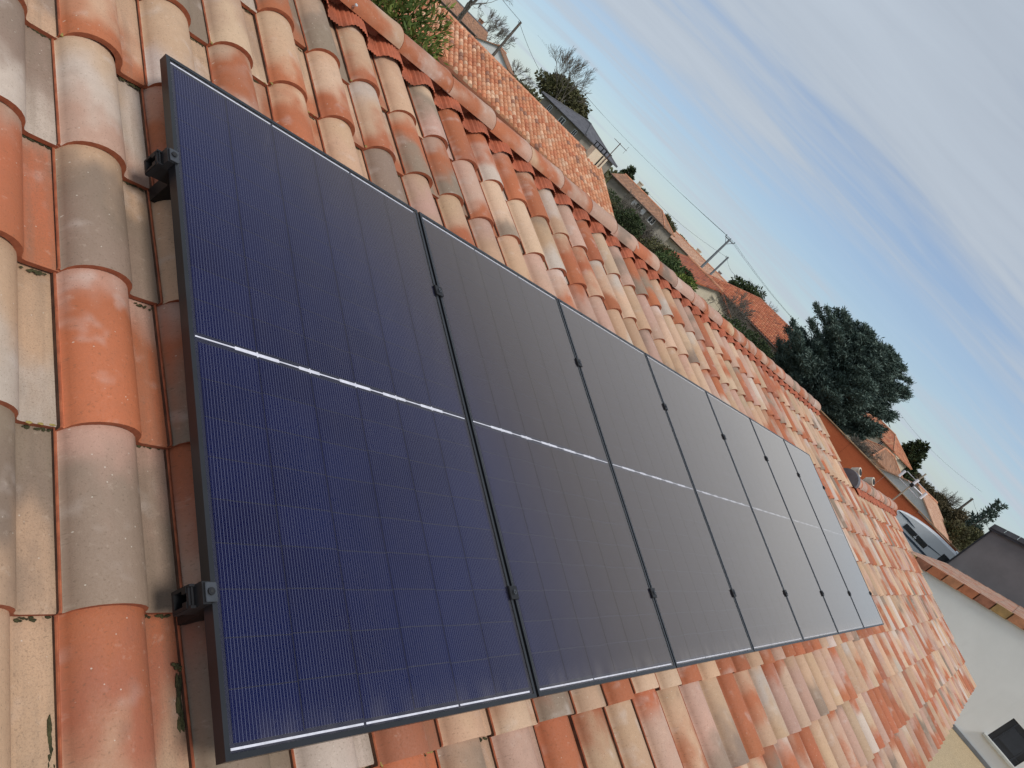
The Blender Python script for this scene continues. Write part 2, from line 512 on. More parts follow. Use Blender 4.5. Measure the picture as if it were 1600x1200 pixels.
def tile_geo(hs):
    """verts, faces, material ids, smooth flags, tuv of one tile; y from its lower end up the slope"""
    top, inn = tile_profile(hs)
    n = len(top)
    V, F, Mi, Sm, UV = [], [], [], [], []
    tilt = -0.026 / LEN
    ys = [0.0, 0.004, LEN]
    for r, y in enumerate(ys):
        for (x, z) in top:
            V.append((x, y, z + 0.021 + tilt * y - (0.0025 if r == 0 else 0))); UV.append((x / 0.246, y / LEN, 0))
    for r in range(2):
        for i in range(n - 1):
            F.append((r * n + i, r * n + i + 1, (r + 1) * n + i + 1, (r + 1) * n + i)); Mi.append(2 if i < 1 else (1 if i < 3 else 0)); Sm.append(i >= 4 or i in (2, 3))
    b = len(V)
    for (x, z) in top: V.append((x, 0, z + 0.021 - 0.0025)); UV.append((x / 0.246, 0, 0))
    for (x, z) in inn: V.append((x, 0.001, z + 0.021)); UV.append((x / 0.246, 0, 0))
    for i in range(n - 1):
        F.append((b + i, b + n + i, b + n + i + 1, b + i + 1)); Mi.append(1); Sm.append(False)
    # underside of the overhang, a short way in
    c = len(V)
    for (x, z) in inn: V.append((x, 0.10, z + 0.021 + tilt * 0.1)); UV.append((x / 0.246, 0, 0))
    for i in range(n - 1):
        F.append((b + n + i, c + i, c + i + 1, b + n + i + 1)); Mi.append(1); Sm.append(True)
    return np.array(V), np.array(F), np.array(Mi), np.array(Sm), np.array(UV)


def set_vec_attr(me, name, arr, typ='FLOAT_VECTOR'):
    a = me.attributes.new(name, typ, 'POINT')
    if typ == 'FLOAT_VECTOR': a.data.foreach_set('vector', np.asarray(arr, np.float32).ravel())
    elif typ == 'FLOAT_COLOR': a.data.foreach_set('color', np.c_[arr, np.ones(len(arr))].astype(np.float32).ravel())
    else: a.data.foreach_set('value', np.asarray(arr, np.float32).ravel())


TG = tile_geo(12)
TGL = tile_geo(7)


def tile_mesh(tg, name, mats):
    me = np_mesh(name, tg[0], tg[1], mats)
    me.polygons.foreach_set('material_index', tg[2].astype(np.int32)); me.polygons.foreach_set('use_smooth', tg[3])
    set_vec_attr(me, 'tuv', tg[4])
    return me


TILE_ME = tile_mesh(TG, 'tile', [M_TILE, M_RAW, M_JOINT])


def tones(r, fixed=None):
    if fixed: ks = fixed
    else:
        # sandy clay, usually with one blown-over accent; now and then a wholly red tile
        base = r.choice('sssssssbbbbbpppppwg')
        ks = [base, base if r.random() < 0.6 else r.choice('sssbbpp'), base if r.random() < 0.6 else r.choice('sssbbpp')]
        q = r.random()
        if q < 0.15: ks = [r.choice('oor'), 'o', r.choice('oop')]
        elif q < 0.62:
            i = r.choice((0, 0, 1, 2, 2)); ks[i] = 'o'
            if r.random() < 0.3: ks[(i + 1) % 3] = r.choice('op')
        if r.random() < 0.17: ks[r.randrange(3)] = 'g'
        if r.random() < 0.14: ks[r.randrange(3)] = 'w'
    out = []
    jt = r.uniform(-0.10, 0.13)
    for k in ks:
        j = 1 + jt + r.uniform(-0.08, 0.08)
        out.append(tuple(min(0.8, x * j * (1 + r.uniform(-0.03, 0.03))) for x in PAL[k]))
    return out


house = thing('house', 'low house with the variegated clay tile roof carrying the solar panels', 'house', T(4.5, 1.25, GROUND))
deck_m = plain('underlay', (0.05, 0.04, 0.035), 0.9)
MAIN_U0, MAIN_U1, EXT_U1 = -3.8, 10.36, 14.22
RIDGE_Y, RIDGE_Z = 1.254, 0.294         # world height and place of the ridge axis
V_RIDGE = 1.24
# the wall of the house, below the slope
hm = plain('render_offwhite', (0.62, 0.58, 0.50), 0.9, 0.06, 2, 0, 0.2, 90)
EY, EZ = -2.86 * CS, -2.86 * SN - 0.30
wl_ = MB()
wl_.prism([(EY + 0.35, GROUND), (2 * RIDGE_Y - EY - 0.35, GROUND), (2 * RIDGE_Y - EY - 0.35, EZ), (RIDGE_Y, RIDGE_Z - 0.28), (EY + 0.35, EZ)], MAIN_U0 + 0.2, MAIN_U1 - 0.12, 'x')
EXT_RY, EXT_RZ = 0.10, 0.0
wl_.prism([(EY + 0.36, GROUND), (3.0, GROUND), (3.0, EZ), (0.2, -0.30), (EY + 0.36, EZ - 0.01)], MAIN_U1 - 0.1, EXT_U1 - 0.12, 'x')
wl_.build('wall', hm, house)
roof = MB()
roof.box(MAIN_U0, MAIN_U1 - 0.03, -2.88, V_RIDGE, ZP - 0.05, ZP - 0.011)
roof = roof.build('roof', deck_m, house, ROOF)
V_EXT = 0.10
roof2 = MB().box(MAIN_U1 - 0.025, EXT_U1 - 0.03, -2.88, V_EXT, ZP - 0.05, ZP - 0.016).build('lower_roof', deck_m, house, ROOF)
# far slopes, out of sight: clay sheets
M_FARSLOPE = plain('tile_field_far', (0.42, 0.24, 0.14), 0.85, 0.3, 6)
n_m = MB(); dy = 4.3
n_m.add([(MAIN_U0, RIDGE_Y, RIDGE_Z - 0.02), (MAIN_U1, RIDGE_Y, RIDGE_Z - 0.02), (MAIN_U1, RIDGE_Y + dy, RIDGE_Z - dy * math.tan(SLOPE)), (MAIN_U0, RIDGE_Y + dy, RIDGE_Z - dy * math.tan(SLOPE))], [(0, 1, 2, 3)])
n_m.build('far_slope', M_FARSLOPE, house)
e_y, e_z = V_EXT * CS - ZP * SN, V_EXT * SN + ZP * CS
MB().add([(MAIN_U1, e_y, e_z), (EXT_U1, e_y, e_z), (EXT_U1, e_y + 3, e_z - 3 * math.tan(SLOPE)), (MAIN_U1, e_y + 3, e_z - 3 * math.tan(SLOPE))], [(0, 1, 2, 3)]).build('far_slope', M_FARSLOPE, house)

# every tile place on both slopes
cells = []
NCOL0 = int((MAIN_U0 - U0) / PITCH)
tr_ = random.Random(11)
for ci in range(NCOL0, 60):
    u = U0 + ci * PITCH
    if u + PITCH > EXT_U1 + 0.02: break
    ext = u > MAIN_U1 - 0.2
    for k in range(-2, 9):
        v = V0 - GAUGE * k
        if ext and v > V_EXT - 0.2: continue
        cells.append((ci, k, u, v, ext))


def project(p):
    q = p - CAM
    d = q.dot(cf)
    return (800 + 1193.48 * q.dot(cr) / d, 600 - 1193.48 * q.dot(cu) / d, d) if d > 0.05 else (-9999, -9999, 0.01)


def tile_score(u, v):
    c = ROOF @ Vector((u + 0.10, v + 0.17, ZP + 0.05))
    x, y, d = project(c)
    if not (-160 < x < 1720 and -160 < y < 1340): return 0
    if 0.12 < u < 7.15 and -1.62 < v < -0.45 : return 0      # under the panels
    return 1 / d ** 2


# tones read off the photograph for the tiles close to the camera: (column, course) -> lower, middle, upper tone
FIX = {(-1, 0): 'oss', (-1, 1): 'pwb', (-1, 2): 'ggs', (-1, 3): 'oop', (-1, 4): 'ggp', (-1, 5): 'sro',
       (-2, 0): 'sgg', (-2, 1): 'wgg', (-2, 2): 'oop', (-2, 3): 'wss', (-2, 4): 'sgg', (-2, 5): 'sss',
       (0, -1): 'ggo', (0, 0): 'wss', (0, 1): 'rop', (0, 2): 'sss', (0, 3): 'gop', (0, 4): 'pro', (0, 5): 'ggr',
       (1, -1): 'bss', (1, 0): 'pob', (1, 5): 'wwb', (1, 6): 'sss', (2, -1): 'oss', (2, 0): 'oob', (3, -1): 'obs', (3, 0): 'sss',
       (2, 5): 'roo', (3, 5): 'sss', (3, 6): 'ggs', (4, 5): 'bos', (4, 6): 'wpp', (5, 5): 'grr', (5, 6): 'ooo', (6, 5): 'sgs', (6, 6): 'sso',
       (7, 5): 'ooo', (7, 6): 'sss', (8, 6): 'spo', (9, 6): 'oss', (10, 6): 'gpp', (11, 6): 'gss', (5, -1): 'gos', (4, -2): 'oso', (3, -2): 'ggs'}
scored = sorted(((tile_score(c[2], c[3]), c) for c in cells), key=lambda t: -t[0])
single = {id(c) for s, c in scored[:300] if s > 0}
Vs, Fs, Ms, Ss, Us, A0, A1, A2, SD = ([] for _ in range(9))
field = {False: [[] for _ in range(9)], True: [[] for _ in range(9)]}
for c in cells:
    ci, k, u, v, ext = c
    lo, mi_, hi = tones(tr_, FIX.get((ci, k)))
    sd = tr_.random()
    m4 = T(u + tr_.gauss(0, 0.0012), v + tr_.gauss(0, 0.005), ZP + tr_.gauss(0, 0.001)) @ RZ(rad(tr_.gauss(0, 0.32))) @ RX(rad(tr_.gauss(0, 0.16))) @ RY(rad(tr_.gauss(0, 0.35)))
    if id(c) in single:
        o = inst('tile', TILE_ME, roof2 if ext else roof, ROOF @ m4)
        o['c_low'] = lo; o['c_mid'] = mi_; o['c_high'] = hi; o['seed'] = sd
    else:
        L = field[ext]
        near = u < 7
        tg = TG if near else TGL
        nb = sum(len(x) for x in L[0])
        R3 = np.array(m4.to_3x3()); t3 = np.array(m4.translation)
        L[0].append(tg[0] @ R3.T + t3); L[1].append(tg[1] + nb); L[2].append(tg[2]); L[3].append(tg[3]); L[4].append(tg[4])
        nn = len(tg[0])
        for q, cc in ((5, lo), (6, mi_), (7, hi)): L[q].append(np.tile(cc, (nn, 1)))
        L[8].append(np.full(nn, sd))
for ext in (False, True):
    L = field[ext]
    if not L[0]: continue
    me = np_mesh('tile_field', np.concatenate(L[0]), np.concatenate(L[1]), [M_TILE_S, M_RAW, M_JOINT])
    me.polygons.foreach_set('material_index', np.concatenate(L[2]).astype(np.int32)); me.polygons.foreach_set('use_smooth', np.concatenate(L[3]))
    set_vec_attr(me, 'tuv', np.concatenate(L[4]))
    for nme, q in (('c_low', 5), ('c_mid', 6), ('c_high', 7)): set_vec_attr(me, nme, np.concatenate(L[q]), 'FLOAT_COLOR')
    set_vec_attr(me, 'seed', np.concatenate(L[8]), 'FLOAT')
    tag(inst('tile_field', me, roof2 if ext else roof, ROOF), kind='stuff')

# verge tiles' side edge on the right ends: flat closing boards
MB().box(MAIN_U1 - 0.03, MAIN_U1 + 0.03, V_EXT - 0.1, V_RIDGE, ZP - 0.09, ZP + 0.035).build('verge_board', M_RAW, roof, ROOF)
MB().box(EXT_U1 - 0.03, EXT_U1 + 0.02, -2.9, V_EXT, ZP - 0.09, ZP + 0.03).build('verge_board', M_MORTAR, roof2, ROOF)
MB().box(MAIN_U0, EXT_U1, -2.89, -2.86, ZP - 0.2, ZP - 0.02).build('fascia', plain('fascia_white', (0.6, 0.6, 0.58), 0.6), house, ROOF)


# pleated flashing strip below the ridge tiles, moulded over the rolls
def fringe(u0, u1, v_lo, v_hi, parent, step):
    top, _ = tile_profile(12)
    px = np.array([p[0] for p in top[1:]]); pz = np.array([p[1] for p in top[1:]])
    us = np.arange(u0, u1, step)
    ph = np.mod(us - U0, PITCH)
    zs = np.interp(ph, px, pz)
    zs = np.maximum(zs, 0.012)
    k = np.ones(max(1, int(0.012 / step)) * 2 + 1); k /= k.sum()
    zs = np.convolve(np.pad(zs, (len(k) // 2, len(k) // 2), 'edge'), k, 'valid')
    pleat = 0.0040 * np.where((np.arange(len(us)) // 2) % 2 == 0, 1.0, -1.0)
    rows = []
    hang = 0.004 * np.sin(us * 37) + 0.003 * np.sin(us * 91)
    for t in (0.0, 0.06, 1.0):
        vv = v_lo + (v_hi - v_lo) * t + hang * (1 - t)
        z = ZP + 0.024 + zs * (1 - 0.1 * t) + pleat * (1.0 if t > 0.05 else 0.5) + 0.0 * t
        rows.append(np.c_[us, vv, z])
    n = len(us)
    V = np.concatenate(rows)
    F = [(r * n + i, r * n + i + 1, (r + 1) * n + i + 1, (r + 1) * n + i) for r in range(2) for i in range(n - 1)]
    inst('flashing_strip', np_mesh('flashing_strip', V, F, M_FRINGE), parent, ROOF)


fringe(-1.8, MAIN_U1, 1.100, 1.29, roof, 0.004)
fringe(MAIN_U1 + 0.1, EXT_U1, -0.06, 0.10, roof2, 0.006)


def cap_geo(L, r0, r1, n=14, th=0.013):
    """half-round ridge tile along x, narrow end at x=0, wide end at x=L"""
    V, F, Mi, Sm, UV = [], [], [], [], []
    xs = [0, L - 0.045, L - 0.004, L]
    for j, x in enumerate(xs):
        r = r0 + (r1 - r0) * x / L + (0.003 if j >= 2 else 0) - (0.002 if j == 3 else 0)
        for i in range(n + 1):
            a = math.pi * i / n
            V.append((x, -r * math.cos(a) * 1.04, r * math.sin(a) ** 0.85 * 0.74)); UV.append((i / n, x / L, 0))
    m = n + 1
    for j in range(3):
        for i in range(n): F.append((j * m + i, (j + 1) * m + i, (j + 1) * m + i + 1, j * m + i + 1)); Mi.append(0); Sm.append(True)
    b = len(V); x = L; r = r1 + 0.004; ri = r - th
    for rr in (r, ri):
        for i in range(n + 1):
            a = math.pi * i / n
            V.append((x, -rr * math.cos(a) * 1.04, rr * math.sin(a) ** 0.85 * 0.74)); UV.append((i / n, 1, 0))
    for i in range(n): F.append((b + i, b + m + i, b + m + i + 1, b + i + 1)); Mi.append(1); Sm.append(False)
    b2 = len(V)
    for rr, dx in ((r0, 0), (r0 - th, 0)):
        pass
    # lower rims
    for s_ in (0, n):
        for x, r in ((0, r0), (L, r1)):
            a = math.pi * s_ / n
            V.append((x, -r * math.cos(a) * 1.04, 0)); UV.append((0, 0, 0)); V.append((x, -(r - th) * math.cos(a) * 1.04, -0.002)); UV.append((0, 0, 0))
        q = len(V) - 4
        F.append((q, q + 1, q + 3, q + 2)); Mi.append(1); Sm.append(False)
    return np.array(V), np.array(F), np.array(Mi), np.array(Sm), np.array(UV)


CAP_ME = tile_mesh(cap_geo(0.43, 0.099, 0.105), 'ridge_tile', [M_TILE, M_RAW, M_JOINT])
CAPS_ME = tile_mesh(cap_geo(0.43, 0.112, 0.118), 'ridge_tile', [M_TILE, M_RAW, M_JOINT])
cr_ = random.Random(5)
CKEYS = ['ppp', 'pgp', 'oop', 'ogp', 'wpp', 'opo', 'opp', 'oos', 'opo', 'pop', 'oop', 'sop', 'opo']
u = -1.80
ci = 0
while u < MAIN_U1 - 0.25:
    w_ = ROOF @ Vector((0, 0, 0))
    m4 = T(u, RIDGE_Y + cr_.gauss(0, 0.003), RIDGE_Z + cr_.gauss(0, 0.003)) @ RZ(rad(cr_.gauss(0, 0.6))) @ RY(rad(-0.9))
    o = inst('ridge_tile', CAP_ME, roof, m4)
    lo, mi_, hi = tones(cr_, CKEYS[ci % len(CKEYS)]); ci += 1
    o['c_low'] = lo; o['c_mid'] = mi_; o['c_high'] = hi; o['seed'] = cr_.random()
    u += 0.388
u = MAIN_U1 + 0.12
while u < EXT_U1 - 0.2:
    m4 = T(u, V_EXT * CS - (ZP + 0.09) * SN + 0.09, V_EXT * SN + (ZP + 0.075) * CS + cr_.gauss(0, 0.003)) @ RZ(rad(cr_.gauss(0, 0.6))) @ RY(rad(-1.0))
    o = inst('ridge_tile', CAPS_ME, roof2, m4)
    lo, mi_, hi = tones(cr_, CKEYS[(ci * 5) % len(CKEYS)]); ci += 1
    o['c_low'] = lo; o['c_mid'] = mi_; o['c_high'] = hi; o['seed'] = cr_.random()
    u += 0.388
MB().box(-1.8, MAIN_U1 - 0.02, RIDGE_Y - 0.035, RIDGE_Y + 0.035, RIDGE_Z - 0.12, RIDGE_Z + 0.045).build('ridge_bedding', M_FRINGE, roof)
# nail on the first visible ridge tile
nb = MB(); nb.tube((1.03, RIDGE_Y - 0.098, RIDGE_Z + 0.012), (1.03, RIDGE_Y - 0.118, RIDGE_Z + 0.034), 0.003, 0.003, 8).tube((1.03, RIDGE_Y - 0.118, RIDGE_Z + 0.034), (1.03, RIDGE_Y - 0.121, RIDGE_Z + 0.038), 0.008, 0.007, 8)
nb.build('ridge_screw', plain('galvanised', (0.6, 0.6, 0.6), 0.4, 0.1, 20, 0.6), roof)
# zinc flashing where the lower ridge meets the gable
zb = MB(); zx = MAIN_U1 + 0.02; zy = V_EXT * CS - (ZP + 0.09) * SN + 0.09; zz_ = V_EXT * SN + (ZP + 0.075) * CS
arc = [(zy - 0.155 * math.cos(a), zz_ - 0.01 + 0.15 * math.sin(a)) for a in [math.pi * i / 12 for i in range(13)]]
zb.prism(arc, zx, zx + 0.16, 'x'); zb.build('flashing_collar', M_ZINC, roof2)

# small vent tiles sitting behind the lower ridge
M_CREAM = plain('cream_ceramic', (0.60, 0.52, 0.42), 0.7, 0.15, 12)
M_HOLE = plain('dark_hole', (0.02, 0.02, 0.02), 0.9)
for i, (vu, vl) in enumerate(((11.0, 'cream vent cowl behind the lower ridge, nearer the flashing collar'), (12.15, 'cream vent cowl behind the lower ridge, nearer the antenna'))):
    vy, vz = zy + 0.16, zz_ - 0.05
    vt = thing('roof_vent', vl, 'roof vent', T(vu, vy, vz), 'vent cowls behind the lower ridge')
    b = MB(); b.tube((vu, vy, vz), (vu, vy, vz + 0.15), 0.05, 0.045, 12); b.tube((vu, vy, vz + 0.13), (vu - 0.015, vy - 0.08, vz + 0.21), 0.062, 0.07, 12)
    b.build('cowl', M_CREAM, vt)
    MB().tube((vu - 0.0155, vy - 0.0815, vz + 0.2115), (vu - 0.016, vy - 0.084, vz + 0.2145), 0.052, 0.05, 12).build('opening', M_HOLE, vt)
    MB().box(vu - 0.08, vu + 0.08, vy - 0.04, vy + 0.08, vz - 0.03, vz + 0.03, bev=0.008).build('collar', M_CREAM, vt)

# moss tufts in the joints
ms = MB(); ls = MB(); mr = random.Random(3)


def blob(b, p, sx, sy, sz, r):
    base = [(0, 0, 1), (.89, 0, .45), (.28, .85, .45), (-.72, .53, .45), (-.72, -.53, .45), (.28, -.85, .45), (1, 0.2, -.1), (.3, 1, -.1), (-.8, .6, -.1), (-.8, -.6, -.1), (.3, -1, -.1)]
    vs_ = [(p[0] + q[0] * sx * r.uniform(.6, 1.3), p[1] + q[1] * sy * r.uniform(.6, 1.3), p[2] + q[2] * sz * r.uniform(.6, 1.3)) for q in base]
    fs_ = [(0, 1, 2), (0, 2, 3), (0, 3, 4), (0, 4, 5), (0, 5, 1), (1, 6, 7, 2), (2, 7, 8, 3), (3, 8, 9, 4), (4, 9, 10, 5), (5, 10, 6, 1)]
    b.add(vs_, fs_)


for c in cells:
    ci, k, u, v, ext = c
    if u > 6 or u < -1: continue
    near = u < 1.2
    for _ in range(mr.choice((8, 14, 20)) if near else mr.choice((2, 3, 5))):
        x = u + mr.uniform(0.172, 0.236)
        s_ = mr.uniform(0.0015, 0.0038)
        blob(ms, (x, v - mr.uniform(-0.001, 0.006), ZP + 0.003), s_ * 1.6, s_, s_ * 0.9, mr)
    if near and mr.random() < 0.28:
        blob(ls, (u + mr.uniform(0.002, 0.015), v + 0.002, ZP + 0.030), 0.006, 0.008, 0.004, mr)
        for _ in range(3): blob(ls, (u + mr.uniform(0.175, 0.235), v + mr.uniform(0, .005), ZP + 0.017), 0.007, 0.003, 0.002, mr)
# bigger cushions seen beside the first column
for (x, y, a, b_) in ((-0.045, -0.52, 0.013, 0.010), (-0.038, -0.545, 0.007, 0.016), (0.030, -1.60, 0.006, 0.030), (0.029, -1.64, 0.007, 0.032), (0.030, -1.555, 0.007, 0.009), (-0.211, -1.66, 0.006, 0.034), (-0.211, -1.70, 0.006, 0.03), (0.028, -1.02, 0.004, 0.014),
                      (0.46, -1.90, 0.016, 0.012), (0.44, -1.93, 0.01, 0.012), (0.475, -1.96, 0.012, 0.02), (0.33, -1.90, 0.012, 0.016)):
    for _ in range(7): blob(ms, (x + mr.gauss(0, a * .45), y + mr.gauss(0, b_ * .5), ZP + 0.010), a * .7, b_ * .5, 0.006, mr)
tag(ms.build('moss', M_MOSS, roof, ROOF), kind='stuff')
tag(ls.build('lichen', M_LICHEN, roof, ROOF), kind='stuff')
# grit and crumbs on the near tiles
gr = MB()
for _ in range(150):
    ci = mr.choice((-2, -1, -1, 0, 1, 2, 3)); x = U0 + ci * PITCH + mr.uniform(0.175, 0.235); y = mr.uniform(-2.0, 0.3)
    s_ = mr.uniform(0.0012, 0.0032); blob(gr, (x, y, ZP + 0.016 - 0.02 * ((y - V0) / GAUGE % 1)), s_, s_, s_, mr)
tag(gr.build('grit', M_MORTAR, roof, ROOF), kind='stuff')

# ------------------------------------------------------------------ solar panels
PW, PH, PGAP, FH = 1.038, 1.755, 0.012, 0.027
LIP = 0.011
NC, NR = 6, 18
mx_ = 0.010
cw = (PW - 2 * LIP - 2 * mx_) / NC
rowh = (PH - 2 * LIP - 2 * 0.017 - 0.022) / NR
CELL_ME = MB().box(-0.5 * (cw - 0.003), 0.5 * (cw - 0.003), -0.5 * (rowh - 0.002), 0.5 * (rowh - 0.002), 0, 0.0004).mesh('cell', M_CELL)


def frame_bars():
    out = []
    w, h = PW, PH
    def bar(pts_o, pts_i):
        b = MB()
        (a, c), (d, e) = pts_o, pts_i
        v_ = [(*a, 0), (*c, 0), (*e, 0), (*d, 0), (*a, -FH), (*c, -FH), (*e, -0.008), (*d, -0.008)]
        b.add(v_, [(0, 1, 2, 3), (0, 4, 5, 1), (3, 2, 6, 7)])
        # small chamfer line on the outer edge, and a lower flange
        return b
    O = [(0, 0), (w, 0), (w, -h), (0, -h)]
    I = [(LIP, -LIP), (w - LIP, -LIP), (w - LIP, -h + LIP), (LIP, -h + LIP)]
    for i in range(4):
        j = (i + 1) % 4
        out.append(bar((O[j], O[i]), (I[j], I[i])))
    return [b.mesh('frame_bar', M_ALU) for b in out]


BARS = frame_bars()
LAM_ME = MB().box(LIP - 0.001, PW - LIP + 0.001, -PH + LIP - 0.001, -LIP + 0.001, -0.0075, -0.0050).mesh('laminate', M_BACK)
GLASS_ME = MB().add([(LIP - 0.001, -PH + LIP - 0.001, -0.0015), (PW - LIP + 0.001, -PH + LIP - 0.001, -0.0015), (PW - LIP + 0.001, -LIP + 0.001, -0.0015), (LIP - 0.001, -LIP + 0.001, -0.0015)], [(0, 1, 2, 3)]).mesh('glass', M_GLASS)
JB_ME = MB().box(0.08, PW - 0.08, -PH / 2 - 0.03, -PH / 2 + 0.03, -0.022, -0.0078).mesh('junction_box', M_BLACK)


def ribbon_mesh(kind):
    b = MB(); z0, z1 = -0.0048, -0.0038
    x0 = LIP + mx_
    if kind == 'mid':
        y = -PH / 2
        b.box(x0 - 0.004, PW - x0 + 0.004, y - 0.0017, y + 0.0017, z0, z1)
        rb = random.Random(2)
        for k in range(1, NC):
            xc = x0 + k * cw
            b.box(xc - rb.uniform(0.035, 0.066), xc + rb.uniform(0.03, 0.068), y - 0.0043, y + 0.0043, z0, z1 + 0.0002)
            b.box(xc - 0.002, xc + 0.002, y - 0.007, y + 0.007, z0, z1 + 0.0004)
    else:
        y = -LIP - 0.0075 if kind == 'top' else -PH + LIP + 0.0075
        for k in range(0, NC, 2):
            b.box(x0 + k * cw - 0.006 + 0.01 * (k > 0), x0 + (k + 2) * cw - 0.004, y - 0.0022, y + 0.0022, z0, z1)
    return b.mesh('ribbon', M_RIBBON)


RIB = [ribbon_mesh(k) for k in ('top', 'mid', 'bottom')]
PL = ['nearest navy solar panel, the large one filling the left of the array', 'second solar panel from the camera, dark brownish grey', 'third solar panel from the camera, mid grey',
      'middle solar panel of the seven, fourth from either end', 'fifth solar panel from the camera, reflecting grey sky', 'sixth solar panel from the camera, next to the far end one', 'farthest solar panel, the pale one at the far end of the array']
for i in range(7):
    wm = ROOF @ T(i * (PW + PGAP), 0, random.gauss(0, 0.0008))
    p = thing('solar_panel', PL[i], 'solar panel', wm, 'solar panels in a row on the roof')
    for me in BARS: inst('frame_bar', me, p, wm)
    lam = inst('laminate', LAM_ME, p, wm)
    inst('glass', GLASS_ME, p, wm)
    inst('junction_box', JB_ME, p, wm)
    for r_ in range(NR):
        y = -LIP - 0.017 - (r_ + 0.5) * rowh - (0.022 if r_ >= NR // 2 else 0)
        for c_ in range(NC):
            inst('cell', CELL_ME, lam, wm @ T(LIP + mx_ + (c_ + 0.5) * cw, y + 0.0012 * ((c_ % 2) * 2 - 1), -0.0048))
    for me in RIB: inst('ribbon', me, lam, wm)

RV = (-0.367, -1.457)
PLATE_ME = None
for ri, rv in enumerate(RV):
    wm = ROOF
    rl = thing('mounting_rail', ('upper' if ri == 0 else 'lower') + ' black mounting rail running under the solar panels, with its clamps', 'mounting rail', ROOF @ T(-0.06, rv, -0.09), 'rails under the panels')
    b = MB()
    z1, z0 = -FH - 0.003, -FH - 0.046
    prof = [(-.021, z0), (.021, z0), (.021, z1), (.008, z1), (.008, z1 - .012), (.015, z1 - .012), (.015, z0 + .006), (-.015, z0 + .006), (-.015, z1 - .012), (-.008, z1 - .012), (-.008, z1), (-.021, z1)]
    b.prism([(rv + a, z) for a, z in prof][::-1], -0.034, 7.40, 'x')
    b.build('channel', M_RAIL, rl, ROOF)
    for i in range(8):
        uc = i * (PW + PGAP) - PGAP / 2
        end = i in (0, 7)
        if i == 0: uc = -0.006
        if i == 7: uc = 7 * (PW + PGAP) - PGAP + 0.006
        sgn = -1 if i == 0 else 1
        b = MB()
        if not end:
            b.box(uc - 0.020, uc + 0.020, rv - 0.020, rv + 0.020, 0.0008, 0.0065, bev=0.0012)
            b.box(uc - 0.006, uc + 0.006, rv - 0.018, rv + 0.018, -FH - 0.01, 0.0008)
        else:
            a, c = (uc - 0.010, uc + 0.015) if i == 0 else (uc - 0.017, uc + 0.012)
            b.box(a, c, rv - 0.019, rv + 0.019, 0.0008, 0.0065, bev=0.0015)
        b_c = b.build('clamp', M_CLAMP if i == 0 else M_BLACK, rl, ROOF)
        if i == 0:
            f_ = MB()
            f_.box(-0.020, -0.002, rv - 0.022, rv + 0.022, -FH - 0.004, 0.0006)
            f_.box(-0.032, -0.0205, rv - 0.023, rv - 0.018, -FH - 0.048, -0.020); f_.box(-0.032, -0.0205, rv + 0.018, rv + 0.023, -FH - 0.048, -0.020)
            f_.box(-0.032, -0.0205, rv - 0.0175, rv + 0.0175, -FH - 0.004, -FH + 0.002)
            f_.box(-0.028, -0.025, rv - 0.0175, rv + 0.0175, -FH + 0.0025, -0.021)
            f_.build('end_bracket', M_BLACK, rl, ROOF)
        bt = MB(); bt.tube((uc, rv, 0.006), (uc, rv, 0.0105), 0.0075, 0.0075, 12); bt.build('bolt', M_BLACK if i == 0 else M_CLAMP, b_c, ROOF)
        MB().tube((uc, rv, 0.0106), (uc, rv, 0.0109), 0.0035, 0.0035, 6).build('socket', M_HOLE, b_c, ROOF)
        # roof hook under the rail
    for uh in (0.05, 1.5, 3.0, 4.5, 6.0, 7.2):
        MB().box(uh - 0.02, uh + 0.02, rv - 0.02, rv + 0.02, ZP + 0.02, z0 - 0.001).build('roof_hook', M_RAIL, rl, ROOF)

# ------------------------------------------------------------------ building helpers
def window(parent, wm, w, h, frame_m, pane_m, shutters=None, sill=True, reveal_m=None, panes=2):
    """window in the local plane x (right), z (up), facing -y, centred on the origin"""
    f = MB(); t = min(0.07, w * 0.1)
    f.box(-w / 2, w / 2, -0.03, 0.04, h / 2 - t, h / 2); f.box(-w / 2, w / 2, -0.03, 0.04, -h / 2, -h / 2 + t)
    f.box(-w / 2, -w / 2 + t, -0.029, 0.04, -h / 2 + t, h / 2 - t); f.box(w / 2 - t, w / 2, -0.029, 0.04, -h / 2 + t, h / 2 - t)
    for k in range(1, panes):
        x = -w / 2 + k * w / panes; f.box(x - t / 2, x + t / 2, -0.028, 0.04, -h / 2 + t, h / 2 - t)
    wi = f.build('window', frame_m, parent, wm)
    MB().box(-w / 2 + t * 0.5, w / 2 - t * 0.5, -0.008, 0.002, -h / 2 + t * 0.5, h / 2 - t * 0.5).build('pane', pane_m, wi, wm)
    if sill: MB().box(-w / 2 - 0.08, w / 2 + 0.08, -0.12, 0.05, -h / 2 - 0.07, -h / 2 - 0.004, bev=0.01).build('sill', M_SILL, wi, wm)
    if shutters:
        for s_ in (-1, 1):
            x = s_ * (w / 2 + w * 0.26)
            sb = MB(); sb.box(x - w * 0.25, x + w * 0.25, -0.06, -0.02, -h / 2, h / 2)
            for k in range(5):
                z = -h / 2 + (k + 0.5) * h / 5; sb.box(x - w * 0.22, x + w * 0.22, -0.075, -0.061, z - h * 0.07, z + h * 0.07)
            sb.build('shutter', shutters, wi, wm)
    return wi


M_SILL = plain('sill_stone', (0.55, 0.52, 0.47), 0.85, 0.08)
M_WFRAME = plain('window_white', (0.72, 0.72, 0.70), 0.5, 0.05)
M_GREYFR = plain('shutter_grey', (0.30, 0.33, 0.38), 0.6, 0.1)
pm = NT('pane_dark'); pm.col((0.025, 0.03, 0.035)); pm.rough(0.08); M_PANE = pm.mat


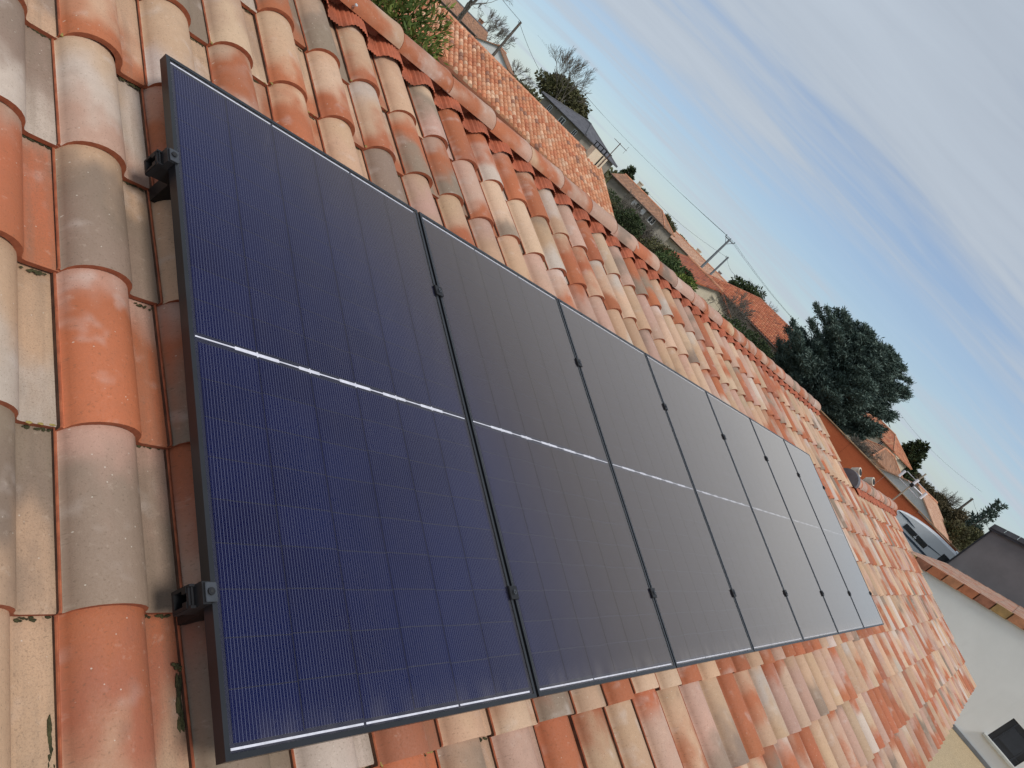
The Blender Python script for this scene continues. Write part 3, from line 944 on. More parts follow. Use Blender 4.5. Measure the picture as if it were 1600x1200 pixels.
def roof_tile_mat(name, c1, c2, c3, px=0.22, py=0.34, bump=0.7):
    """rows of barrel tiles; object x runs along the ridge, object y across it"""
    m = NT(name); v = m.coord()
    sep = m.node('ShaderNodeSeparateXYZ'); m.l.new(v, sep.inputs[0])
    ix = m.math('FLOOR', m.math('DIVIDE', sep.outputs[0], px)); iy = m.math('FLOOR', m.math('DIVIDE', sep.outputs[1], py))
    cb = m.node('ShaderNodeCombineXYZ'); m.set(cb.inputs[0], ix); m.set(cb.inputs[1], iy)
    wn_ = m.node('ShaderNodeTexWhiteNoise', noise_dimensions='2D'); m.l.new(cb.outputs[0], wn_.inputs['Vector'])
    c = m.mix(m.ramp(wn_.outputs['Value'], 0.2, 0.8), c1, c2)
    c = m.mix(m.ramp(wn_.outputs['Color'], 0.75, 0.85), c, c3)
    bl = m.noise(v, 0.6, 4, 0.6)
    c = m.mix(m.ramp(bl, 0.35, 0.7, 0, 0.35), c, c3)
    fx = m.math('FRACT', m.math('DIVIDE', sep.outputs[0], px)); fy = m.math('FRACT', m.math('DIVIDE', sep.outputs[1], py))
    hx = m.math('SINE', m.math('MULTIPLY', fx, 6.283))
    m.col(c); m.rough(0.88)
    m.bump(m.math('ADD', hx, m.math('MULTIPLY', fy, 0.8)), bump, 0.06)
    return m.mat


def roof_planes(L, W, ez, rz, over, hip0, hip1, th=0.10):
    """two slopes + hips in local coords: ridge along x; hip0/hip1 = inset of the ridge at either end"""
    lx, ly = L / 2 + over, W / 2 + over
    sl = (rz - ez) / (W / 2); zl = ez - over * sl
    a, b = (-lx, -ly, zl), (lx, -ly, zl); c, d = (lx, ly, zl), (-lx, ly, zl)
    e, f = (-lx + hip0, 0, rz), (lx - hip1, 0, rz)
    top = [a, b, c, d, e, f]
    fs = [(0, 1, 5, 4), (2, 3, 4, 5)]
    fs += [(3, 0, 4)] if hip0 > 0 else []
    fs += [(1, 2, 5)] if hip1 > 0 else []
    n = 6
    bot = [(p[0], p[1], p[2] - th) for p in top]
    m = MB(); m.add(top, fs)
    m.add([a, b, bot[1], bot[0]], [(3, 2, 1, 0)]); m.add([c, d, bot[3], bot[2]], [(3, 2, 1, 0)])
    if hip0 > 0: m.add([d, a, bot[0], bot[3]], [(3, 2, 1, 0)])
    else: m.add([a, e, bot[4], bot[0]], [(0, 1, 2, 3)]); m.add([d, e, bot[4], bot[3]], [(3, 2, 1, 0)])
    if hip1 > 0: m.add([b, c, bot[2], bot[1]], [(3, 2, 1, 0)])
    else: m.add([b, f, bot[5], bot[1]], [(3, 2, 1, 0)]); m.add([c, f, bot[5], bot[2]], [(0, 1, 2, 3)])
    m.add(bot, [tuple(reversed(q)) for q in fs])
    return m


def building(name, label, wm, L, W, ez, rz, wall_m, roof_m, cat='house', group=None, hip0=0, hip1=0, over=0.3, wins=(), ridge_m=None, gutter=None, chimney=()):
    """wm: local x along the ridge, -y the side looked at, z=0 on the ground"""
    h = thing(name, label, cat, wm, group)
    w = MB()
    ez, rz = ez - GROUND, rz - GROUND
    body = [(-W / 2, 0), (W / 2, 0), (W / 2, ez)] + ([(0, rz - 0.05)] if not (hip0 and hip1) else []) + [(-W / 2, ez)]
    if hip0 and hip1: w.box(-L / 2, L / 2, -W / 2, W / 2, 0, ez)
    elif hip0 or hip1:
        w.box(-L / 2, L / 2, -W / 2, W / 2, 0, ez)
        x = (-L / 2, -L / 2 + 0.2) if not hip0 else (L / 2 - 0.2, L / 2)
        w.prism([(-W / 2, ez), (W / 2, ez), (0, rz - 0.05)], x[0], x[1], 'x')
    else: w.prism(body, -L / 2, L / 2, 'x')
    w.build('wall', wall_m, h, wm)
    r = roof_planes(L, W, ez, rz, over, hip0, hip1).build('roof', roof_m, h, wm)
    if ridge_m:
        b = MB(); x0, x1 = -L / 2 - over + hip0, L / 2 + over - hip1
        b.tube((x0, 0, rz - 0.02), (x1, 0, rz - 0.02), 0.13, 0.13, 8)
        sl = (rz - ez) / (W / 2); zl = ez - over * sl
        for hp, sx, xe in ((hip0, -1, x0), (hip1, 1, x1)):
            if hp:
                for sy in (-1, 1): b.tube((xe, 0, rz - 0.02), (sx * (L / 2 + over), sy * (W / 2 + over), zl), 0.10, 0.10, 6)
        b.build('ridge_cap', ridge_m, r, wm)
    if gutter:
        sl = (rz - ez) / (W / 2); zl = ez - over * sl
        b = MB(); b.tube((-L / 2 - over, -W / 2 - over - 0.05, zl - 0.06), (L / 2 + over, -W / 2 - over - 0.05, zl - 0.06), 0.07, 0.07, 8)
        b.build('gutter', gutter, h, wm)
    for (face, x, z, ww, hh, *opt) in wins:
        sh = opt[0] if opt else None
        if face == 'front': lm = T(x, -W / 2 - 0.005, z - GROUND)
        elif face == 'right': lm = T(L / 2 + 0.005, x, z - GROUND) @ RZ(math.pi / 2)
        else: lm = T(-L / 2 - 0.005, x, z - GROUND) @ RZ(-math.pi / 2)
        window(h, wm @ lm, ww, hh, M_WFRAME, M_PANE, sh)
    for (x, y, zt, cw_, mm) in chimney:
        b = MB(); zb_ = rz - abs(y) * (rz - ez) / (W / 2) - 0.3
        b.box(x - cw_ / 2, x + cw_ / 2, y - cw_ / 2, y + cw_ / 2, zb_, zt - GROUND); b.box(x - cw_ / 2 - .05, x + cw_ / 2 + .05, y - cw_ / 2 - .05, y + cw_ / 2 + .05, zt - GROUND + 0.002, zt - GROUND + 0.10)
        b.build('chimney', mm, r, wm)
    return h


def facing(A, B, W):
    """world matrix of a building whose front eave runs from ground point A (left) to B (right)"""
    d = (B - A); d.z = 0
    L = d.length; d.normalize()
    back = Vector((-d.y, d.x, 0))
    c = (A + B) / 2 + back * (W / 2)
    return T(c.x, c.y, GROUND) @ RZ(math.atan2(d.y, d.x)), L


M_TERRA1 = roof_tile_mat('roof_tiles_orange', (0.42, 0.13, 0.06), (0.50, 0.22, 0.11), (0.30, 0.11, 0.06))
M_TERRA2 = roof_tile_mat('roof_tiles_red', (0.36, 0.095, 0.045), (0.43, 0.13, 0.06), (0.22, 0.07, 0.04), 0.26, 0.36, 0.9)
M_TERRA3 = roof_tile_mat('roof_tiles_brown', (0.30, 0.15, 0.085), (0.38, 0.20, 0.12), (0.20, 0.11, 0.07))
M_TERRA4 = roof_tile_mat('roof_tiles_pink', (0.50, 0.27, 0.17), (0.58, 0.36, 0.24), (0.40, 0.20, 0.13), 0.20, 0.36)
M_SLATE = roof_tile_mat('roof_slates', (0.085, 0.085, 0.10), (0.11, 0.11, 0.125), (0.07, 0.07, 0.08), 0.3, 0.22, 0.25)
M_WHITE = plain('render_white', (0.66, 0.66, 0.64), 0.9, 0.05, 1.2)
M_CREAMW = plain('render_cream', (0.60, 0.53, 0.40), 0.9, 0.07, 1.2)
M_PINKW = plain('render_pink', (0.46, 0.35, 0.28), 0.9, 0.12, 0.8)
M_STONEW = plain('render_stone', (0.27, 0.245, 0.20), 0.9, 0.15, 0.8)
M_GREYW = plain('render_grey', (0.30, 0.285, 0.265), 0.9, 0.1, 0.8)
M_CAPR = plain('ridge_clay', (0.45, 0.20, 0.11), 0.85, 0.25, 2)
M_CAPD = plain('ridge_dark', (0.09, 0.09, 0.10), 0.7, 0.2, 2)
M_GUT = plain('gutter_brown', (0.10, 0.06, 0.045), 0.5, 0.1)

# ------------------------------------------------------------------ neighbour behind the ridge, with modelled tiles
B_ = spot(36.0, 33.7); dvec = Vector((-0.910, 0.414, 0)); A_ = B_ + dvec * 21.0
N1M, N1L = facing(A_, B_, 9.66)
N1E, N1R = -0.80, 0.42
n1 = building('neighbour_house', 'long low house behind the ridge with small orange barrel tiles and a cream chimney', N1M, N1L, 9.66, N1E, N1R, plain('render_ochre', (0.42, 0.30, 0.2), 0.9), plain('neighbour_bed', (0.24, 0.085, 0.045), 0.9), over=0.12)


def barrel_field(L, W, ez, rz, over, name, parent, wm, mats, pw=0.24, gl=0.36, hip0=0, pal=None):
    sl = (rz - ez) / (W / 2); ang = math.atan(sl); slen = (W / 2 + over) / math.cos(ang)
    ncol, nrow = int((L + 2 * over) / pw), int(slen / gl) + 1
    prof = [(-0.40 * pw, -0.03), (-0.33 * pw, 0.030), (-0.14 * pw, 0.070), (0.14 * pw, 0.070), (0.33 * pw, 0.030), (0.40 * pw, -0.03)]
    n = len(prof)
    base = []
    for (yy, lift, sc) in ((0.0, 0.030, 1.0), (gl + 0.02, 0.008, 0.9)):
        base += [(x * sc, yy, z + lift) for x, z in prof]
    base += [(x, 0.0, -0.03) for x, z in prof]
    base = np.array(base)
    f0 = [(i, i + 1, n + i + 1, n + i) for i in range(n - 1)] + [(2 * n + i, 2 * n + i + 1, i + 1, i) for i in range(n - 1)]
    f0 = np.array(f0)
    V, F, Cc = [], [], []
    rr = np.random.default_rng(3)
    pal = np.array(pal or [(0.56, 0.25, 0.13), (0.60, 0.31, 0.18), (0.52, 0.20, 0.10), (0.64, 0.40, 0.26), (0.30, 0.15, 0.10), (0.50, 0.18, 0.09)])
    cnt = 0
    for i in range(ncol):
        for j in range(nrow):
            x = -L / 2 - over + (i + 0.5) * pw; y0 = j * gl + rr.normal(0, 0.006)
            if y0 + gl * 0.6 > slen: continue
            if hip0 and x < -L / 2 - over + hip0 * (y0 + gl) / slen: continue
            P = base + np.array((x + rr.normal(0, 0.004), y0, rr.normal(0, 0.003)))
            Y = -W / 2 - over + P[:, 1] * math.cos(ang) - P[:, 2] * math.sin(ang)
            Z = ez - GROUND - over * sl + P[:, 1] * math.sin(ang) + P[:, 2] * math.cos(ang) + 0.01
            V.append(np.c_[P[:, 0], Y, Z]); F.append(f0 + cnt); cnt += len(base)
            Cc.append(np.tile(pal[rr.choice(6, p=(.30, .27, .15, .14, .05, .09))] * rr.uniform(0.85, 1.12), (len(base), 1)))
    me = np_mesh(name, np.concatenate(V), np.concatenate(F), mats)
    sm = np.tile(np.r_[np.ones(n - 1, bool), np.zeros(n - 1, bool)], len(F)); me.polygons.foreach_set('use_smooth', sm)
    set_vec_attr(me, 'tint', np.concatenate(Cc), 'FLOAT_COLOR')
    return tag(inst(name, me, parent, wm), kind='stuff')


bm_ = NT('barrel_clay'); a_ = bm_.node('ShaderNodeAttribute', attribute_type='GEOMETRY', attribute_name='tint')
bn = bm_.noise(bm_.coord(), 5, 4, 0.6)
bm_.col(bm_.mix(bm_.ramp(bn, 0.4, 0.7, 0, 0.3), a_.outputs['Color'], (0.20, 0.10, 0.07))); bm_.rough(0.85)
M_BARREL = bm_.mat
pinkroof = None
n1roof = [c for c in n1.children if c.name.startswith('roof')][0]
barrel_field(N1L, 9.66, N1E, N1R, 0.12, 'barrel_tiles', n1roof, N1M, M_BARREL)
# ridge tiles of the neighbour: one by one
rc = MB()
CAPN = MB()
for i in range(7):
    a = math.pi * i / 6
CAPN_ME = tile_mesh(cap_geo(0.46, 0.12, 0.135, 6), 'ridge_tile', [M_CAPR, M_RAW])
for i in range(int(N1L / 0.42)):
    inst('ridge_tile', CAPN_ME, n1roof, N1M @ T(-N1L / 2 + i * 0.42, 0, N1R - GROUND - 0.01))
# its chimney, antenna bracket and mast
ch = N1M @ T(N1L / 2 - 0.75, -0.55, 0)
zc = N1R - GROUND
cb_ = MB(); cb_.box(-0.42, 0.42, -0.30, 0.30, zc - 0.45, zc + 0.42)
chn = cb_.build('chimney', plain('render_chimney', (0.66, 0.58, 0.44), 0.9, 0.06), n1roof, ch)
b = MB(); b.box(-0.47, 0.47, -0.34, 0.34, zc - 0.52, zc - 0.455); b.build('flashing', M_ZINC, chn, ch) if False else None
MB().box(0.08, 0.13, -0.345, -0.302, zc - 0.3, zc + 0.41).build('strap', M_BLACK, n1, ch)
an = thing('television_antenna', 'small antenna on a short mast strapped to the cream chimney', 'antenna', ch @ T(0.15, 0, zc + 0.42))
b = MB()
for x in (-0.36, 0.12, 0.36):
    b.box(x - 0.02, x + 0.02, -0.25, -0.21, zc + 0.42, zc + 0.66); b.box(x - 0.02, x + 0.02, 0.21, 0.25, zc + 0.42, zc + 0.66)
b.box(-0.45, 0.45, -0.28, 0.28, zc + 0.66, zc + 0.70)
b.build('cowl_slab', M_BLACK, an, ch)
MB().tube((0.28, -0.36, zc - 0.1), (0.28, -0.36, zc + 1.35), 0.022, 0.022, 8).build('mast', M_GUT, an, ch)
b = MB(); b.tube((-0.1, -0.36, zc + 1.30), (0.75, -0.36, zc + 1.30), 0.012, 0.012, 6)
for k in range(7):
    x = -0.05 + k * 0.125; b.tube((x, -0.36 - 0.16, zc + 1.30), (x, -0.36 + 0.16, zc + 1.30), 0.006, 0.006, 5)
b.tube((0.72, -0.36, zc + 1.1), (0.72, -0.36, zc + 1.5), 0.006, 0.006, 5)
b.build('boom', M_GUT, an, ch)

# ------------------------------------------------------------------ houses farther off
M_, L_ = facing(spot(56.5, 96), spot(51.2, 97), 8)
building('far_house', 'far long house with brown tile roof at the upper edge, behind bare trees', M_, L_, 8, 0.75, 1.85, M_GREYW, M_TERRA3, ridge_m=M_CAPD, wins=(('front', -1.5, -0.3, 1.0, 0.9), ('front', 2.0, -0.3, 1.0, 0.9)), chimney=((3.4, 0.5, 2.3, 0.6, M_TERRA3),), gutter=M_GUT)
c = spot(49.95, 97)
GM = T(c.x, c.y, GROUND) @ RZ(rad(50 - 8))
building('gabled_house', 'far house showing a white gable behind the wooden pole', GM, 8, 4.7, 0.60, 1.62, M_WHITE, M_TERRA3, ridge_m=M_CAPR, over=0.22, wins=(('left', -0.9, -0.15, 0.9, 0.7), ('left', 0.95, -0.15, 0.9, 0.7)))
c = spot(42.35, 82)
SM = T(c.x, c.y, GROUND) @ RZ(rad(42 - 90 - 40))
building('slate_house', 'grey rendered house with a dark slate hipped roof beside the dome tree', SM, 7.2, 6.4, 1.42, 2.42, M_STONEW, M_SLATE, ridge_m=M_CAPD, hip0=3.6, hip1=3.4, over=0.35,
         wins=(('front', -2.1, 0.62, 0.55, 0.8), ('front', 0.2, 0.62, 0.8, 0.8), ('left', 0.3, 0.62, 0.6, 0.8), ('right', -0.6, 0.62, 0.6, 0.8), ('front', 2.4, 0.62, 0.55, 0.8)), gutter=M_CAPD)
M_, L_ = facing(spot(38.4, 86), spot(33.4, 84), 7)
building('brown_roof_house', 'olive stone house with a brown tile roof just right of the cream chimney', M_, L_, 7, 0.55, 1.45, M_STONEW, M_TERRA3, ridge_m=M_CAPR, hip1=2.2, over=0.3, wins=(('front', 0.6, 0.0, 0.9, 0.7, M_WFRAME), ('front', 2.6, 0.0, 0.8, 0.7)), gutter=M_GUT, chimney=((-2.2, 0.6, 1.95, 0.5, M_CREAMW),))
M_, L_ = facing(spot(33.4, 99), spot(27.2, 97), 7)
building('tan_roof_house', 'far house with a long pale tan tile roof behind the two utility poles', M_, L_, 7, 0.15, 1.0, M_CREAMW, M_TERRA4, ridge_m=M_CAPR, over=0.25, chimney=((-0.6, 0.4, 1.4, 0.6, M_CREAMW), (3.3, 0.4, 1.3, 0.45, M_GREYW)), gutter=M_GUT)
M_, L_ = facing(spot(32.2, 52), spot(29.05, 50), 6)
building('red_shed', 'small outbuilding with a plain red roof left of the pink house', M_, L_, 6, -0.50, 0.22, M_CREAMW, M_TERRA2, over=0.25, ridge_m=M_CAPR)
M_, L_ = facing(spot(28.6, 68), spot(21.0, 62), 9.0)
bigh = building('pink_house', 'pinkish house with a large red tile hipped roof beside the utility poles', M_, L_, 9.0, 0.16, 1.86, M_PINKW, plain('pink_house_bed', (0.17, 0.05, 0.03), 0.9), ridge_m=plain('ridge_red', (0.34, 0.12, 0.07), 0.85), hip0=2.6, over=0.35,
                wins=(('front', -L_ / 2 + 1.15, -1.15, 0.75, 0.6, M_GREYFR), ('front', 0.4, -0.95, 0.8, 0.7)), gutter=M_GUT, chimney=((2.9, 0.9, 1.98, 0.32, M_GREYW),))
PINK = (M_, L_, bigh)
b = MB(); b.tube((-L_ / 2 + 0.05, -4.56, 3.4), (-L_ / 2 + 0.05, -4.56, 0), 0.05, 0.05, 8); b.build('downpipe', M_GUT, bigh, M_)
pinkroof = [c for c in bigh.children if c.name.startswith('roof')][0]
barrel_field(L_, 9.0, 0.16, 1.86, 0.35, 'barrel_tiles', pinkroof, M_, M_BARREL, 0.27, 0.38, 2.6, [(0.42, 0.13, 0.06), (0.46, 0.15, 0.075), (0.38, 0.105, 0.05), (0.48, 0.18, 0.09), (0.28, 0.09, 0.05), (0.40, 0.12, 0.055)])
M_, L_ = facing(spot(14.6, 90), spot(11.35, 88), 7)
building('cream_house', 'cream house with red tile roof half hidden by the cedar', M_, L_, 7, 0.95, 2.15, M_CREAMW, M_TERRA1, ridge_m=M_CAPR, over=0.3, hip1=2.6, wins=(('front', 1.4, 0.3, 0.35, 1.0),))
c = spot(11.35, 80)
HM = T(c.x, c.y, GROUND) @ RZ(rad(11.3 - 90 + 36))
building('hipped_cottage', 'low cottage with faded hipped tile roof between cedar and white gable', HM, 4.6, 4.2, -0.62, 0.50, M_CREAMW, M_TERRA3, ridge_m=M_CAPR, hip0=1.9, hip1=1.9, over=0.25, chimney=((1.3, 0.7, 0.62, 0.4, M_CREAMW),))
wbp = spot(8.45, 76)
WBM = T(wbp.x + 5.5, wbp.y, GROUND) @ RZ(rad(-3))
building('white_garage', 'white gabled building with an orange roof standing behind the terracotta wall', WBM, 11, 7.6, -1.30, 0.30, M_WHITE, M_TERRA4, ridge_m=M_CAPR, over=0.22, cat='garage')

# grey gable on the right
gx = 40.6
gy0 = CAM.y + (gx - CAM.x) * math.tan(rad(3.97))
gw = 9.0
GHM = T(gx + 5, gy0 - gw / 2, GROUND)
M_TAUPE = plain('render_taupe', (0.20, 0.182, 0.182), 0.9, 0.10, 0.9, 0, 0.3, 40)
gh = thing('grey_house', 'taupe grey gabled house with black verge trim at the right edge', 'house', GHM)
ez_, rz_ = 1.36 - GROUND, 1.36 - GROUND + gw / 2 * 0.37
MB().prism([(-gw / 2, 0), (gw / 2, 0), (gw / 2, ez_), (0, rz_), (-gw / 2, ez_)], -5, 5, 'x').build('wall', M_TAUPE, gh, GHM)
rr_ = roof_planes(10, gw, ez_ + 0.10, rz_ + 0.10, 0.16, 0, 0, 0.16).build('roof', M_SLATE, gh, GHM)
b = MB(); b.box(-5.06, -5.0, gw / 2 - 0.005, gw / 2 + 0.07, 0, ez_ + 0.02); b.build('corner_trim', plain('trim_black', (0.012, 0.012, 0.015), 0.5), gh, GHM)
for s_ in (-1, 1):
    for k in range(9):
        t0, t1 = k / 9 * (gw / 2 + 0.15), (k + 0.97) / 9 * (gw / 2 + 0.15)
        y0, y1 = s_ * (gw / 2 + 0.15 - t0), s_ * (gw / 2 + 0.15 - t1)
        z0_, z1_ = ez_ + 0.02 + 0.37 * t0 - 0.03, ez_ + 0.02 + 0.37 * t1 - 0.03
        b = MB(); b.add([(-5.24, y0, z0_), (-5.24, y1, z1_), (-5.24, y1, z1_ + 0.24), (-5.24, y0, z0_ + 0.24), (-5.165, y0, z0_), (-5.165, y1, z1_), (-5.165, y1, z1_ + 0.24), (-5.165, y0, z0_ + 0.24)],
                        [(0, 1, 2, 3), (4, 5, 6, 7), (0, 1, 5, 4), (3, 2, 6, 7), (0, 3, 7, 4), (1, 2, 6, 5)])
        b.build('verge_tile', M_CAPD, rr_, GHM)

# ------------------------------------------------------------------ outbuilding with the pale wall and tiled verge (right)
WX = 24.6
ob = thing('outbuilding', 'pale grey rendered outbuilding with tiled verge and dark shuttered window, lower right', 'outbuilding', T(WX, -3, GROUND))
VY0, VZ0, VSL = -0.30, -0.985, 0.335           # low end of the verge (underside) and its slope towards -Y
om = NT('render_pale'); v = om.coord()
n1_ = om.noise(v, 1.1, 5, 0.6); n2_ = om.noise(v, 70, 3)
oc = om.mix(om.ramp(n1_, 0.35, 0.7), (0.76, 0.76, 0.74), (0.80, 0.80, 0.78))
st_ = om.noise(om.vmul(v, (1.0, 2.2, 0.22)), 2.2, 5, 0.65)
oc = om.mix(om.ramp(st_, 0.5, 0.8, 0, 0.10), oc, (0.42, 0.41, 0.38))
om.col(oc); om.rough(0.93); om.bump(n2_, 0.25, 0.01); M_PALE = om.mat
HY = -9.0
rzv = VZ0 + VSL * (VY0 - HY)
# wall with a window opening
WY0, WY1, WZ0, WZ1 = -5.10, -4.215, -2.79, -1.965
b = MB()
def wallpiece(ya, yb, za, zb_fun):
    za_, zb1, zb2 = za, zb_fun(ya), zb_fun(yb)
    b.add([(WX, ya, za_), (WX, yb, za_), (WX, yb, zb2), (WX, ya, zb1), (WX + 0.3, ya, za_), (WX + 0.3, yb, za_), (WX + 0.3, yb, zb2), (WX + 0.3, ya, zb1)],
          [(0, 1, 2, 3), (7, 6, 5, 4), (0, 4, 5, 1), (3, 2, 6, 7), (0, 3, 7, 4), (1, 5, 6, 2)])
vz = lambda y: VZ0 + VSL * (VY0 - y)
wallpiece(VY0 + 0.6, WY1, GROUND, vz); wallpiece(WY0, HY, GROUND, vz)
b.add([(WX, WY1, GROUND), (WX, WY0, GROUND), (WX, WY0, WZ0), (WX, WY1, WZ0)], [(0, 1, 2, 3)])
b.add([(WX, WY1, WZ1), (WX, WY0, WZ1), (WX, WY0, vz(WY0)), (WX, WY1, vz(WY1))], [(0, 1, 2, 3)])
b.add([(WX, WY1, WZ0), (WX, WY0, WZ0), (WX + .3, WY0, WZ0), (WX + .3, WY1, WZ0), (WX, WY1, WZ1), (WX, WY0, WZ1), (WX + .3, WY0, WZ1), (WX + .3, WY1, WZ1)], [(0, 1, 2, 3), (4, 5, 6, 7), (0, 3, 7, 4), (1, 2, 6, 5)])
b.box(WX + 0.305, WX + 14.6, VY0 + 0.59, HY, GROUND, VZ0 - 0.40)
b.build('wall', M_PALE, ob)
MB().box(WX - 0.05, WX - 0.004, VY0 + 0.6, HY, GROUND + 0.021, GROUND + 0.13, bev=0.01).build('plinth', plain('plinth_grey', (0.20, 0.205, 0.21), 0.8), ob)
M_SHUT = plain('shutter_black', (0.020, 0.022, 0.028), 0.45, 0.2, 4)
M_SHUT2 = plain('shutter_slate', (0.030, 0.036, 0.048), 0.4, 0.15, 4)
sh = MB().box(WX + 0.05, WX + 0.08, WY0, WY1, WZ0, WZ1).build('window', M_SHUT, ob)
b = MB(); ym, zm = (WY0 + WY1) / 2, (WZ0 + WZ1) / 2
b.box(WX + 0.035, WX + 0.049, ym - 0.26, ym + 0.26, zm - 0.24, zm + 0.24); b.build('pane', M_SHUT2, sh)
for dy_ in (-0.28, 0.28): MB().box(WX + 0.03, WX + 0.0485, ym + dy_ - 0.015, ym + dy_ + 0.015, WZ0, WZ1).build('bar', M_SHUT2, sh)
for dz_ in (-0.27, 0.27): MB().box(WX + 0.028, WX + 0.0475, WY0, ym - 0.297, zm + dz_ - 0.012, zm + dz_ + 0.012).build('bar', M_SHUT2, sh)
MB().box(WX - 0.10, WX + 0.026, WY0 - 0.05, WY1 + 0.09, WZ0 - 0.09, WZ0 - 0.003, bev=0.012).build('sill', plain('sill_pale', (0.50, 0.50, 0.46), 0.8), sh)
# roof slope: rises towards -Y; rows of barrel tiles as real ribs
orf = MB(); ang = math.atan(VSL)
P0 = (VY0 + 0.95, vz(VY0 + 0.95) + 0.14); P1 = (HY, vz(HY) + 0.14)
orf.add([(WX - 0.05, P0[0], P0[1]), (WX + 14.8, P0[0], P0[1]), (WX + 14.8, P1[0], P1[1]), (WX - 0.05, P1[0], P1[1]), (WX - 0.05, P0[0], P0[1] - .1), (WX + 14.8, P0[0], P0[1] - .1), (WX + 14.8, P1[0], P1[1] - .1), (WX - 0.05, P1[0], P1[1] - .1)],
        [(0, 1, 2, 3), (7, 6, 5, 4), (0, 4, 5, 1), (0, 3, 7, 4), (1, 5, 6, 2)])
obr = orf.build('roof', M_RAW, ob)
OBM = Matrix(((1, 0, 0, WX - 0.02), (0, -math.cos(ang), -math.sin(ang) * -1, P0[0]), (0, math.sin(ang), math.cos(ang), P0[1]), (0, 0, 0, 1)))
OBM = T(WX - 0.02, P0[0], P0[1]) @ RZ(math.pi) @ RX(ang) @ T(0, 0, 0)
# tiles: local x runs -X after the half turn, so columns go to negative x
fld = [[] for _ in range(9)]
GL2 = 0.44
k_ = 0
nslope = int((P0[0] - HY) / math.cos(ang) / GL2)
for i in range(54):
    for j in range(nslope):
        sc = np.diag((1.12, GL2 / GAUGE, 1.0))
        V_ = TGL[0] @ sc.T + np.array((-(i + 1) * 0.27, j * GL2, 0.0))
        nb_ = sum(len(q) for q in fld[0])
        fld[0].append(V_); fld[1].append(TGL[1] + nb_); fld[2].append(TGL[2]); fld[3].append(TGL[3]); fld[4].append(TGL[4])
        lo, mi_, hi = tones(tr_, tr_.choice(['pop', 'psp', 'ppo', 'sps', 'opo', 'pos', 'bpp']))
        nn = len(TGL[0])
        for q, cc in ((5, lo), (6, mi_), (7, hi)): fld[q].append(np.tile(cc, (nn, 1)))
        fld[8].append(np.full(nn, tr_.random()))
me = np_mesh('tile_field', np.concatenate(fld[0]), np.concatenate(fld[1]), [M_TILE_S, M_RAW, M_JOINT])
me.polygons.foreach_set('material_index', np.concatenate(fld[2]).astype(np.int32)); me.polygons.foreach_set('use_smooth', np.concatenate(fld[3]))
set_vec_attr(me, 'tuv', np.concatenate(fld[4]))
for nme, q in (('c_low', 5), ('c_mid', 6), ('c_high', 7)): set_vec_attr(me, nme, np.concatenate(fld[q]), 'FLOAT_COLOR')
set_vec_attr(me, 'seed', np.concatenate(fld[8]), 'FLOAT')
tag(inst('tile_field', me, obr, OBM), kind='stuff')
# verge tiles: one angled piece each, dropping over the wall edge
M_V = [plain('verge_ochre', (0.36, 0.22, 0.085), 0.85, 0.2, 5), plain('verge_red', (0.40, 0.14, 0.065), 0.85, 0.2, 5), plain('verge_brown', (0.30, 0.12, 0.07), 0.85, 0.25, 5), plain('verge_clay', (0.46, 0.20, 0.10), 0.85, 0.2, 5)]
for j in range(nslope):
    y0 = P0[0] - j * GL2 * math.cos(ang); y1 = y0 - (GL2 + 0.03) * math.cos(ang)
    z0_ = P0[1] + j * GL2 * math.sin(ang) + 0.022; z1_ = z0_ + (GL2 + 0.03) * math.sin(ang) - 0.02
    b = MB(); xa, xb = WX - 0.115, WX + 0.16
    for (x0_, x1_, dz0, dz1) in ((xa, xb, 0.045, 0.072), (xa, xa + 0.022, -0.19, 0.0445)):
        b.add([(x0_, y0, z0_ + dz0), (x1_, y0, z0_ + dz0), (x1_, y1, z1_ + dz0), (x0_, y1, z1_ + dz0), (x0_, y0, z0_ + dz1), (x1_, y0, z0_ + dz1), (x1_, y1, z1_ + dz1), (x0_, y1, z1_ + dz1)],
              [(0, 1, 2, 3), (7, 6, 5, 4), (0, 4, 5, 1), (2, 6, 7, 3), (0, 3, 7, 4), (1, 5, 6, 2)])
    b.build('verge_tile', M_V[(0, 2, 1, 3, 1, 2, 0, 3)[j % 8]], obr)
cm = T(WX + 2.2, -1.55, vz(-1.55) + 0.2)
cst = MB(); cst.box(WX + 12.5, WX + 13.0, -3.05, -2.65, vz(-2.85) + 0.1, vz(-2.85) + 0.75, bev=0.01); cst.build('chimney', M_RAW, obr)
MB().box(WX + 12.45, WX + 13.05, -3.10, -2.60, vz(-2.85) + 0.755, vz(-2.85) + 0.81).build('chimney_cap', M_V[3], obr)

